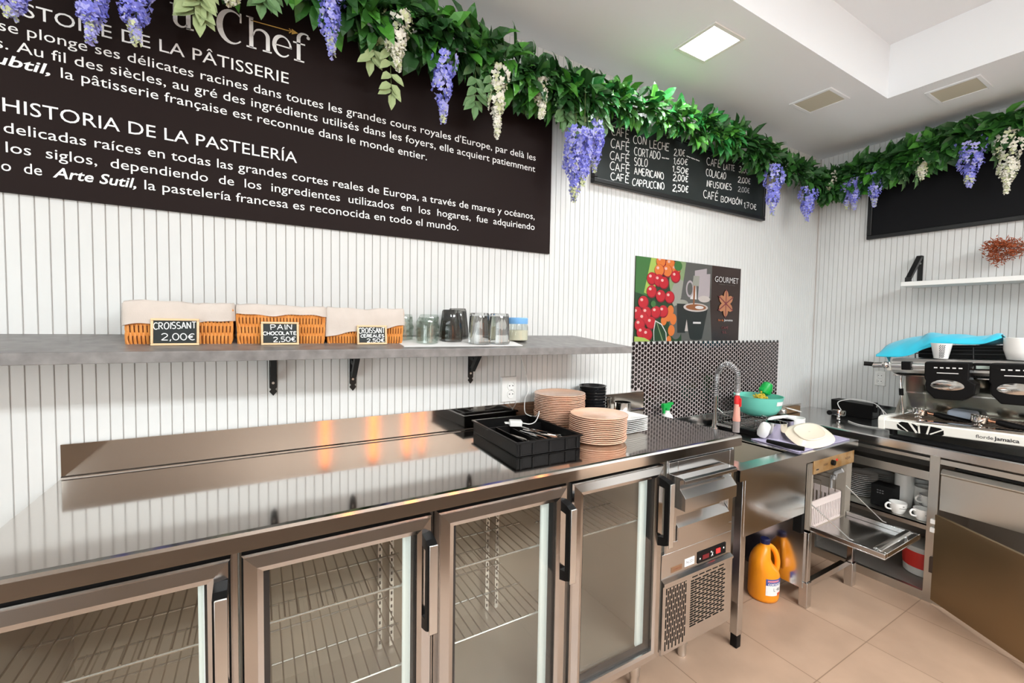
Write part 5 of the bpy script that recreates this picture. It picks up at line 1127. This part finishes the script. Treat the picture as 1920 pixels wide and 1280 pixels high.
# bean-flower half emblem on the front
g = G()
g.add([(-0.0046, a, b) for a, b in ((-.090,.018),(-.086,.032),(-.094,.046),(-.108,.054),(-.140,.053),(-.160,.048),(-.205,.049),(-.240,.046),(-.268,.043),(-.280,.033),(-.281,.012),(-.272,.004),(-.235,.004),(-.150,.004),(-.128,.004),(-.104,.008))], [tuple(range(16))])
for (ya, za, yb_, zb2, w) in ((-.090,.043,-.135,.004,.006),(-.140,.056,-.172,.002,.010),(-.180,.051,-.183,.002,.008),(-.226,.050,-.214,.002,.008),(-.284,.040,-.226,.004,.006),(-.155,.056,-.182,.040,.006),(-.183,.049,-.215,.049,.004)):
    dv = Vector((yb_-ya, zb2-za)).normalized(); q = Vector((-dv.y, dv.x))*w/2
    g.add([(-0.0049, ya+q.x, za+q.y), (-0.0049, ya-q.x, za-q.y), (-0.0049, yb_-q.x, zb2-q.y), (-0.0049, yb_+q.x, zb2+q.y)], [(0,1,2,3)], 1)
ebuild(g, 'front_emblem', [BLACKP, MACHW], smooth=0, recalc=False)
g = G(); fy = lambda u, w: (-0.0048, -u, w)
text_geo(g, 'florde', 0.398, 0.458, 0.018, 0.024, 0, fn=fy, fat=0.006); text_geo(g, 'Jamaica', 0.460, 0.543, 0.018, 0.025, 0, fn=fy, fat=0.025); ebuild(g, 'front_lettering', INK, smooth=0, recalc=False)
g = G(); g.box(-0.001, 0.05, -LM, -0.17, 0.060, 0.070); g.box(0.30, 0.33, -LM, -0.03, 0.055, 0.085); ebuild(g, 'tray_rim', CHROME, smooth=0, bevel=0.002)
g = G(); g.box(0.05, 0.30, -LM, -0.035, 0.050, 0.054, 1)
for k in range(60): yy = -0.05-k*0.0153; g.box(0.045, 0.30, yy-0.004, yy+0.004, 0.060, 0.064)
for k in range(8): xx = 0.06+k*0.033; g.box(xx-0.003, xx+0.003, -LM, -0.04, 0.058, 0.0615)
ebuild(g, 'drip_grid', [mat('brown_steel_grid', (0.42,0.32,0.25), 0.35, 0.9), BLACKM], smooth=0)
g = G(); g.prism([(0.22,0.06),(0.30,0.06),(0.34,0.20),(0.40,0.30),(0.12,0.33),(0.12,0.375),(0.50,0.385),(0.50,0.06)], lambda a, b, k: (a, k, b), -0.022, 0.0); ebuild(g, 'side_panel', MACHW, smooth=0, bevel=0.004)
g = G(); g.box(0.33, 0.335, -LM, -0.022, 0.06, 0.30); ebuild(g, 'splash_panel', mat('dark_mirror_steel', (0.33,0.33,0.29), 0.12, 1.0), smooth=0)
g = G(); g.box(0.325, 0.331, -LM, -0.022, 0.186, 0.194); g.box(0.15, 0.33, -LM, -0.022, 0.300, 0.305); ebuild(g, 'panel_trim', CHROME, smooth=0)
g = G(); g.prism([(0.33,0.300),(0.20,0.300),(0.135,0.318),(0.120,0.335),(0.120,0.385),(0.135,0.400),(0.50,0.404),(0.50,0.30)], lambda a, b, k: (a, k, b), -LM, -0.022); ebuild(g, 'upper_body', ALU, smooth=0, bevel=0.004)
g = G(); g.tube([(0.112,-0.03,0.362),(0.112,-LM,0.362)], 0.0145, 14); ebuild(g, 'front_bar', ALU)
g = G()
for k in range(60):
    g.box(0.133, 0.146, -0.05-k*0.009, -0.045-k*0.009, 0.3135, 0.3165)
ebuild(g, 'slot_row', BLACKM, smooth=0)
g = G(); g.box(0.088, 0.135, -0.122, -0.078, 0.338, 0.386); ebuild(g, 'button_block', BLACKP, smooth=0, bevel=0.004)
g = G(); g.cyl((0.11,-0.02,0.364),(0.11,0.06,0.360),0.017,14); g.ball((0.11,0.00,0.363),0.022,12,8); ebuild(g, 'steam_lever', CHROME)
g = G(); g.tube(spline([(0.11,0.05,0.362),(0.10,0.075,0.366),(0.09,0.10,0.368)]), 0.013, 10); ebuild(g, 'lever_end', BLACKP)
def group_head(yc, last=False):
    prof = [(-0.085,0.390),(-0.092,0.382),(-0.095,0.300),(-0.088,0.285),(-0.092,0.262),(-0.088,0.232),(-0.055,0.190),(0.052,0.190),(0.100,0.228),(0.106,0.280),(0.080,0.300),(0.084,0.382),(0.078,0.390)]
    prof = [(-a, b) for a, b in prof]
    g = G(); g.prism(prof, lambda a, b, k: (k, yc+a, b), 0.050, 0.125); sh = ebuild(g, 'group_shield', BLACKP, smooth=0, bevel=0.006)
    g = G(); pts = []
    n = 20; rx = 0.066; rz = 0.034
    ov = [(yc+0.002+rx*cos(2*pi*i/n), 0.262+rz*sin(2*pi*i/n)*(0.62 if sin(2*pi*i/n) < 0 else 1)) for i in range(n)]
    g.add([(0.0485, a, b) for a, b in ov]+[(0.0425, yc+0.002, 0.262)], [(i, (i+1) % n, n) for i in range(n)])
    ebuild(g, 'chrome_window', CHROME, sh, recalc=False)
    g = G()
    for k in range(5): a = yc+0.046-k*0.024; g.box(0.0488, 0.051, a-0.007, a+0.007, 0.356, 0.362)
    g.box(0.0488, 0.051, yc-0.042, yc+0.042, 0.329, 0.333); ebuild(g, 'button_row', PAPER, sh, smooth=0)
    g = G(); g.lathe([(0.045,0.0),(0.048,0.004),(0.048,0.05),(0.04,0.06)], 24, (0.19,yc,0.235)); ebuild(g, 'brew_head', CHROME, sh)
group_head(-0.283); group_head(-0.528); group_head(-0.775)
g = G(); g.box(0.084, 0.126, -0.462, -0.372, 0.350, 0.387); dp = ebuild(g, 'display_bezel', BLACKP, smooth=0, bevel=0.002)
g = G(); g.box(0.0825, 0.086, -0.452, -0.382, 0.358, 0.374); ebuild(g, 'display', DISP, dp, smooth=0)
g = G(); g.tube([(0.16,-0.055,0.305),(0.15,-0.055,0.27),(0.155,-0.058,0.16),(0.16,-0.062,0.075)], 0.0055, 10); ebuild(g, 'steam_wand', CHROME)
g = G(); g.tube([(0.1525,-0.0565,0.225),(0.154,-0.057,0.185)], 0.0105, 12); ebuild(g, 'wand_grip', BLACKP)
g = G()
for zz in (0.430, 0.450, 0.468): g.tube([(0.225,-0.10,zz),(0.225,-LM,zz)], 0.003, 6); g.tube([(0.225,-0.10,zz),(0.47,-0.08,zz)], 0.003, 6)
for k in range(8): yy = -0.10-k*0.12; g.tube([(0.225,yy,0.402),(0.225,yy,0.468)], 0.003, 6)
g.box(0.27, 0.47, -LM, -0.10, 0.404, 0.475, 1); ebuild(g, 'cup_rail', [BLACKI, BLACKM])
for yy, xx in ((-0.06,0.03),(-0.92,0.03),(-0.06,0.45),(-0.92,0.45)):
    g = G(); g.cyl((xx,yy,0.004),(xx,yy,-0.029 if yy > -0.5 else -0.074),0.018,14); ebuild(g, 'foot', BLACKP)

def on_machine(x, y, z): return MW[em.name] @ Vector((x, y, z))
p = on_machine(0.170,-0.225,0.4045)
mc = thing('paper_cup', 'white cup with black printed lettering on top of the coffee machine', 'cup', p)
G().lathe([(0.028,0.0),(0.030,0.002),(0.043,0.075),(0.046,0.085),(0.042,0.085),(0.028,0.006),(0,0.006)], 32, (0,0,0)).build('cup_body', PORC, mc, local=True)
g = G()
for k in range(12):
    zz = 0.008+k*0.006; r = 0.0305+(zz)*0.178; a = radians(-160+(k % 2)*4)
    for da in (-14, -2, 9): b = a+radians(da); g.box(-.0022,.0022,-.0004,.0004,-.0018,.0018,0,Matrix.Translation((r*cos(b), r*sin(b), zz)) @ Matrix.Rotation(b+pi/2,4,'Z'))
g.build('cup_print', INK, mc, local=True, smooth=0)
p = on_machine(0.165,-0.520,0.4045)
tag(G().lathe([(0.045,0.0),(0.049,0.003),(0.062,0.05),(0.064,0.11),(0.060,0.11),(0.05,0.05),(0.03,0.006),(0,0.006)], 36, p).build('large_cup', PORC), 'large plain white cup on top of the coffee machine at the right edge', 'cup')
# cyan cloth draped along the top
g = G(); base = MW[em.name]; vs = []; N2 = 14
rid = spline([(.325,.085,.415),(.325,.071,.468),(.325,.022,.497),(.325,-.042,.520),(.325,-.104,.530),(.325,-.139,.548),(.325,-.208,.537),(.325,-.285,.533),(.325,-.357,.520),(.325,-.403,.531),(.325,-.430,.524)], 7)
hem = spline([(.175,.070,.408),(.170,.010,.407),(.165,-.050,.409),(.168,-.101,.423),(.172,-.149,.453),(.170,-.205,.474),(.170,-.26,.486),(.172,-.322,.481),(.170,-.382,.483),(.175,-.42,.497),(.20,-.450,.515)], 7)
N1 = len(rid)-1
for i in range(N1+1):
    for j in range(N2+1):
        v = j/N2; a_, b_ = rid[i], hem[i]
        if v < 0.25: q = a_+Vector((0.09*(1-v/0.25), 0, -0.05*(1-v/0.25)**2))
        else:
            w_ = (v-0.25)/0.75; q = a_.lerp(b_, w_); fold = 0.010*sin(i*0.55+7*w_)*sin(pi*min(1, w_*1.2))
            q = q+Vector((-0.030*sin(pi*w_)+fold, 0, 0.012*sin(pi*w_)+fold*.6))
        vs.append(base @ q)
fs = [(i*(N2+1)+j, (i+1)*(N2+1)+j, (i+1)*(N2+1)+j+1, i*(N2+1)+j+1) for i in range(N1) for j in range(N2)]
g.add(vs, fs); cl = g.build('cleaning_cloth', CYAN, None, smooth=80, recalc=False)
so = cl.modifiers.new('thickness', 'SOLIDIFY'); so.thickness = 0.004
tag(cl, 'bright cyan cleaning cloth draped along the top of the coffee machine', 'cloth')
p = on_machine(0.17,-0.135,0.098)
pf1 = portafilter('portafilter', p, radians(-78), 'portafilter with black grip lying on the drip tray under the first group', 0.15, radians(6))
dup(pf1, on_machine(0.12,-0.385,0.098), (0, radians(6), radians(-84)), 'portafilter with black grip lying on the drip tray under the second group')
M = base @ Matrix.Translation((0.26,-0.285,0.105))
tag(G().hexa([tuple(M @ Vector(q)) for q in ((-.05,.055,-.038),(-.05,-.06,-.038),(.06,-.06,-.038),(.06,.055,-.038),(-.045,.05,.012),(-.045,-.055,.006),(.055,-.055,.012),(.055,.05,.016))]).build('folded_cloth', GREYCL, None, bevel=0.012, seg=3), 'folded blue-grey cloth lying on the drip tray behind the portafilters', 'cloth')

# ------------------------------------------------------------------ white shelf on the right wall with bracket and dried flowers
t = thing('white_shelf', 'white wall shelf on the right wall above the coffee machine', 'shelf', (2.93, -1.2, 1.72))
G().box(2.828, XR, -2.2, -0.575, 1.708, 1.735).build('shelf_board', WHITEP, t, bevel=0.0015)
t = thing('shelf_bracket', 'black triangular bracket above the white shelf on the right wall', 'bracket', (XR, -0.60, 1.735))
g = G(); b0, b1 = -0.618, -0.592
g.box(XR-0.0065, XR-0.0005, b0, b1, 1.736, 1.905)
g.hexa([(2.834,b0,1.737),(2.834,b1,1.737),(2.862,b1,1.737),(2.862,b0,1.737),(2.834,b0,1.760),(2.834,b1,1.760),(2.846,b1,1.764),(2.846,b0,1.764)])
g.hexa([(2.834,b0,1.752),(2.834,b1,1.752),(2.850,b1,1.745),(2.850,b0,1.745),(2.998,b0,1.908),(2.998,b1,1.908),(XR-0.0065,b1,1.902),(XR-0.0065,b0,1.902)])
g.hexa([(2.994,b0,1.900),(2.994,b1,1.900),(XR-0.0005,b1,1.900),(XR-0.0005,b0,1.900),(2.994,b0,1.909),(2.994,b1,1.909),(XR-0.0005,b1,1.909),(XR-0.0005,b0,1.909)])
g.box(2.834, XR, b0, b1, 1.7352, 1.738); g.build('bracket_body', BLACKI, t, smooth=0)
G().cyl((XR-0.0065,-0.605,1.862),(XR-0.010,-0.605,1.862),0.006,12).build('screw', ALU, t)
t = thing('dried_flowers', 'bunch of dried russet flowers in a vase on the white shelf at the right edge', 'dried flowers', (2.93, -1.20, 1.735))
G().lathe([(0.035,0.0008),(0.045,0.02),(0.05,0.06),(0.03,0.11),(0.026,0.13),(0.022,0.13),(0.0,0.01)], 28, (2.93,-1.22,1.735)).build('vase', mat('clay_vase', (0.45,0.30,0.22), 0.6), t)
rnd = random.Random(11); gs = G(); gf = G()
for k in range(16):
    e = Vector((2.93+rnd.uniform(-.06,.05), -1.02+rnd.uniform(-.03,.10), 1.88+rnd.uniform(-.045,.05))); s0 = Vector((2.93,-1.22,1.86))
    gs.tube([s0, s0.lerp(e, .5)+Vector((0,0,.015)), e], 0.0016, 5)
    for q in range(45):
        c = e+Vector((rnd.gauss(0,.014), rnd.gauss(0,.020), rnd.gauss(0,.014))); d = Vector((rnd.uniform(-1,1), rnd.uniform(-.4,1), rnd.uniform(-.6,1))).normalized()*rnd.uniform(.010,.026)
        gf.tube([c, c+d*.6, c+d], [0.0018,0.0022,0.0006], 4)
gs.build('stem', STEMB, t); gf.build('flower_head', DRIED, t)

# ------------------------------------------------------------------ garlands and wisteria
def leaf(g, p, d, up, L, w, mi, curl=0.25):
    d = d.normalized(); s = d.cross(up); s = s.normalized() if s.length > 1e-4 else d.orthogonal().normalized(); n = s.cross(d)
    def q(a, b, c): return p+d*(a*L)+s*(b*w)+n*(c*w)
    vs = [q(0,0,0), q(.28,-.40,.14), q(.30,0,-.05), q(.28,.40,.14), q(.62,-.40,.10-curl*.3), q(.64,0,-.10-curl*.3), q(.62,.40,.10-curl*.3), q(.86,-.18,-.02-curl), q(.86,.18,-.02-curl), q(1.0,0,-.12-curl*1.6)]
    g.add(vs, [(0,2,1),(0,3,2),(1,2,5,4),(2,3,6,5),(4,5,7),(5,8,7),(5,6,8),(7,8,9)], mi)
def garland(name, label, pts, dens, mats, weights, wall, seed, rad=0.085, Ls=(0.055,0.095)):
    rnd = random.Random(seed); path = spline(pts, 14); t = thing(name, label, 'garland', tuple(path[0]), group='leaf garlands along the wall tops')
    G().tube(path, 0.006, 6).build('vine', VINE, t)
    g = G(); tot = sum((path[i+1]-path[i]).length for i in range(len(path)-1)); n = int(tot*dens)
    for k in range(n):
        i = rnd.randrange(len(path)-1); p = path[i].lerp(path[i+1], rnd.random()); T = (path[i+1]-path[i]).normalized()
        # a spray: twig with paired leaves
        a = rnd.uniform(0, 2*pi); out = Vector((0,0,1))*sin(a)*0.95+wall*(abs(cos(a))*0.9+0.05)
        dr = (out*rnd.uniform(.5,1)+T*rnd.uniform(-.9,.9)+Vector((0,0,-.10))).normalized(); tw = rnd.uniform(.4,1.0)*rad
        base = p+wall*0.02+out*rnd.uniform(0,.02); tip = base+dr*tw
        mi = rnd.choices(range(len(mats)), weights)[0]
        for f, sd in ((.55,1),(.75,-1),(1.0,0)):
            q = base.lerp(tip, f); lat = dr.cross(Vector((rnd.uniform(-1,1),rnd.uniform(-1,1),rnd.uniform(-1,1)))).normalized()
            ld = (dr*.7+lat*sd*.8+Vector((0,0,rnd.uniform(-.45,.15)))).normalized(); L = rnd.uniform(*Ls)
            e = q+ld*L
            if e.y > -0.006: ld.y = -abs(ld.y)
            if e.x > XR-0.006: ld.x = -abs(ld.x)
            if q.y > -0.012: q.y = -0.012
            if q.x > XR-0.012: q.x = XR-0.012
            if q.z > ZC-0.065: q.z = ZC-0.065
            if (q+ld*L).z > ZC-0.04: ld.z = -abs(ld.z)*.3
            leaf(g, q, ld, (wall*1.0+Vector((rnd.uniform(-.5,.5),rnd.uniform(-.5,.5),rnd.uniform(.0,1.0)))).normalized(), L, L*rnd.uniform(.52,.70), mi if rnd.random() < .85 else rnd.randrange(len(mats)), rnd.uniform(.05,.35))
    g.build('foliage', mats, t, smooth=0, recalc=False)
    return t
WB = Vector((0,-1,0)); WRt = Vector((-1,0,0))
garland('leaf_garland', 'deep green leaf garland hanging over the top edge of the brown sign', [(-2.0,-.07,2.51),(-1.4,-.08,2.50),(-0.9,-.07,2.515),(-0.45,-.08,2.535),(-0.2,-.08,2.50),(0.04,-.08,2.50),(0.28,-.08,2.475),(0.50,-.08,2.47),(0.66,-.08,2.455)], 150, [GRN1,GRN2,GRN3], (6,4,1), WB, 21, 0.09, (0.06,0.10))
garland('leaf_garland', 'bright green leaf garland hanging over the top of the chalk menu', [(0.62,-.08,2.46),(0.80,-.08,2.50),(1.05,-.09,2.525),(1.30,-.09,2.525),(1.55,-.08,2.525),(1.78,-.08,2.515)], 180, [GRN4,GRN3,GRN2,GRN1], (4,4,3,2), WB, 22, 0.075, (0.055,0.085))
garland('leaf_garland', 'dark green leaf garland between the chalk menu and the room corner', [(1.72,-.08,2.515),(2.0,-.08,2.505),(2.25,-.08,2.48),(2.50,-.08,2.46),(2.75,-.08,2.46),(2.93,-.10,2.46)], 170, [GRN1,GRN2], (3,2), WB, 23, 0.085, (0.055,0.09))
garland('leaf_garland', 'leaf garland along the right wall over the blank chalkboard', [(2.945,-.10,2.46),(2.945,-.25,2.47),(2.945,-.45,2.495),(2.945,-.68,2.535),(2.945,-.90,2.565),(2.945,-1.2,2.585),(2.945,-1.9,2.58)], 170, [GRN1,GRN2,GRN3], (4,4,1), WRt, 24, 0.095, (0.07,0.11))
def wisteria(x, y, zt_, zb_, w, white, label, seed):
    rnd = random.Random(seed); y -= 0.035 if y > -0.2 else 0; x -= 0.02 if x > 2.85 else 0; t = thing('wisteria_bloom', label, 'artificial flower', (x, y, zt_), group='white wisteria blooms in the garlands' if white else 'lilac wisteria blooms in the garlands')
    L = zt_-zb_; ztop = max(zt_+0.03, 2.46)
    G().tube([(x,y,ztop),(x+.002,y,zt_-L*.5),(x,y,zb_+.01)], 0.0018, 5).build('stalk', VINE, t)
    g = G(); n = int(70+L*w*4600); w *= 1.12
    for k in range(n):
        f = rnd.random()**0.85; R = w/2*min(1, (f/.10+.35))*(1-f**1.5)**0.75*(.88+.20*sin(f*15+seed)) if f < .97 else .004
        a = rnd.uniform(0, 2*pi); od = Vector((cos(a), sin(a), rnd.uniform(-.35,.25))).normalized(); c = Vector((x+.004*sin(9*f+seed), y, zt_-f*L))+od*max(.004, R-.006)
        if c.y > -0.03: continue
        s = od.cross(Vector((0,0,1))).normalized(); up = s.cross(od); sz = rnd.uniform(.013,.019)*(1-.30*f)
        r_ = rnd.random()
        if white: mi = 0 if r_ < .75 else 1
        else: mi = (0 if r_ < .58 else 1) if f < .80 else (1 if r_ < .6 else 2)
        cc = 1 if white else (1 if mi == 0 else 2)
        for sg in (-1, 1):    # broad banner petals
            g.add([c, c+s*(sg*sz*.9)+up*sz*.55+od*sz*.25, c+s*(sg*sz*.55)+up*sz*1.15+od*sz*.5, c+up*sz*.9+od*sz*.35], [(0,1,2,3)], mi)
        g.add([c, c+s*sz*.55-up*sz*.55+od*sz*.7, c-up*sz*.95+od*sz*.55, c-s*sz*.55-up*sz*.55+od*sz*.7], [(0,1,2,3)], mi)
        g.add([c+od*sz*.30+s*sz*.22, c+od*sz*.34+up*sz*.25, c+od*sz*.30-s*sz*.22, c+od*sz*.34-up*sz*.25], [(0,1,2,3)], cc)
    g.build('blossom', [PETALW, PETALY] if white else [LILAC, LILAC2, PETALY], t, smooth=0, recalc=False)
for i, (x, y, a, b, w, lbl) in enumerate((
    (-1.131,-.13,2.30,2.159,.075,'lilac wisteria bloom over the left end of the brown sign lettering'),(-0.989,-.13,2.40,2.147,.092,'lilac wisteria bloom over the HISTOIRE heading, left of a close pair'),(-0.902,-.13,2.41,2.178,.096,'lilac wisteria bloom over the HISTOIRE heading, right of a close pair'),
    (-0.417,-.13,2.53,2.292,.080,'lilac wisteria bloom right of the large white Chef lettering'),(-0.034,-.13,2.42,2.178,.085,'lilac wisteria bloom between two white blooms over the brown sign'),(0.581,-.13,2.288,1.985,.115,'large lilac wisteria bloom between the brown sign and the chalk menu'),
    (0.606,-.16,2.27,2.05,.085,'lilac wisteria bloom in front of the largest lilac one beside the chalk menu'),(0.696,-.13,2.35,2.135,.080,'lilac wisteria bloom at the left end of the chalk menu'),(2.121,-.13,2.428,2.136,.110,'lilac wisteria bloom at the right end of the chalk menu'),(2.528,-.13,2.365,2.149,.10,'lilac wisteria bloom on the back wall near the corner'))):
    wisteria(x, y, a, b, w, False, lbl, 40+i)
for i, (x, y, a, b, w, lbl) in enumerate(((2.90,-.245,2.46,2.27,.085,'lilac wisteria bloom on the right wall nearest the room corner'),(2.89,-.290,2.47,2.255,.088,'lilac wisteria bloom on the right wall, middle of three close together'),(2.90,-.397,2.491,2.253,.098,'lilac wisteria bloom over the left end of the blank chalkboard'),(2.90,-.841,2.517,2.259,.128,'lilac wisteria bloom over the middle of the blank chalkboard'))):
    wisteria(x, y, a, b, w, False, lbl, 60+i)
for i, (x, y, a, b, w, lbl) in enumerate(((-0.690,-.13,2.45,2.355,.085,'short white wisteria bloom above the large white Chef lettering'),(-0.203,-.13,2.496,2.320,.090,'full white wisteria bloom left of the lilac one over the brown sign'),(0.190,-.13,2.428,2.175,.078,'long white wisteria bloom near the right end of the brown sign'),(0.401,-.13,2.446,2.300,.055,'small white wisteria bloom at the right end of the brown sign'),
    (2.788,-.13,2.50,2.400,.095,'white wisteria bloom in the garland at the room corner'),(2.90,-.633,2.509,2.362,.092,'short white wisteria bloom over the blank chalkboard'),(2.90,-.987,2.523,2.192,.115,'long cream white wisteria bloom at the right edge of the photo'))):
    wisteria(x, y, a, b, w, True, lbl, 80+i)
def sprig(x, y, zt_, zb_, m, label, seed, n=5, L=0.058, lean=0.0):
    rnd = random.Random(seed); t = thing('leaf_sprig', label, 'leaf sprig', (x, y, zt_), group='pale leaf sprigs in the garlands')
    P_ = [Vector((x, y, max(zt_, 2.44))), Vector((x+lean*.4, y-.01, (zt_+zb_)/2)), Vector((x+lean, y, zb_+L*.7))]; pth = spline(P_, 8)
    G().tube(pth, 0.0014, 5).build('stem', VINE, t); g = G()
    for k in range(n):
        f = (k+.6)/n; i = min(int(f*(len(pth)-1)), len(pth)-2); p = pth[i]
        if p.z > zt_+.02: continue
        for sg in (-1, 1): leaf(g, p, Vector((sg*.85, rnd.uniform(-.5,.1), -.75+rnd.uniform(-.2,.3))), Vector((0,-1,.2)), L*rnd.uniform(.85,1.15), L*.62, 0, .1)
    leaf(g, pth[-1], Vector((lean*.5,-.1,-1)), Vector((0,-1,.1)), L*1.1, L*.62, 0, .1)
    g.build('leaves', m, t, smooth=0, recalc=False)
for i, a in enumerate(((-0.795,-.14,2.42,2.275,PALEG,'pale green leaf sprig over the u beside the Chef lettering',5,.062,.03),(-0.760,-.15,2.45,2.30,PALEG,'pale green leaf sprig just left of the capital C of Chef',4,.055,.0),(-0.590,-.14,2.46,2.375,SAGE,'small green leaf sprig over the gold arrow',3,.055,-.02),
    (-0.225,-.14,2.42,2.205,PALEG,'pale green leaf sprig hanging below the full white bloom',6,.052,.01),(-0.265,-.12,2.44,2.31,PALEG,'pale green leaf sprig left of the full white bloom',3,.055,-.02),(0.105,-.14,2.44,2.25,SAGE,'sage leaf sprig left of the long white bloom',5,.058,.0),(0.165,-.16,2.45,2.30,SAGE,'sage leaf sprig in front of the long white bloom',4,.055,.02),
    (0.520,-.14,2.44,2.30,SAGE,'sage leaf sprig at the upper right corner of the brown sign',5,.060,.01),(0.600,-.15,2.45,2.27,SAGE,'sage leaf sprig above the largest lilac bloom',5,.062,-.01),(0.665,-.15,2.45,2.28,PALEG,'pale leaf sprig between the lilac blooms beside the chalk menu',5,.055,.02),(0.740,-.14,2.46,2.33,SAGE,'sage leaf sprig over the left end of the chalk menu',4,.058,.03))):
    sprig(a[0], a[1], a[2], a[3], a[4], a[5], 100+i, a[6], a[7], a[8])
for i, a in enumerate(((2.89,-.535,2.46,2.335,SAGE,'sage leaf sprig on the right wall beside the short white bloom',5,.062),(2.88,-.600,2.45,2.33,SAGE,'sage leaf sprig partly behind the short white bloom on the right wall',4,.060),(2.90,-.930,2.50,2.36,SAGE,'sage leaf sprig beside the long cream bloom on the right wall',4,.062))):
    sprig(*a[:6], 130+i, a[6], a[7])
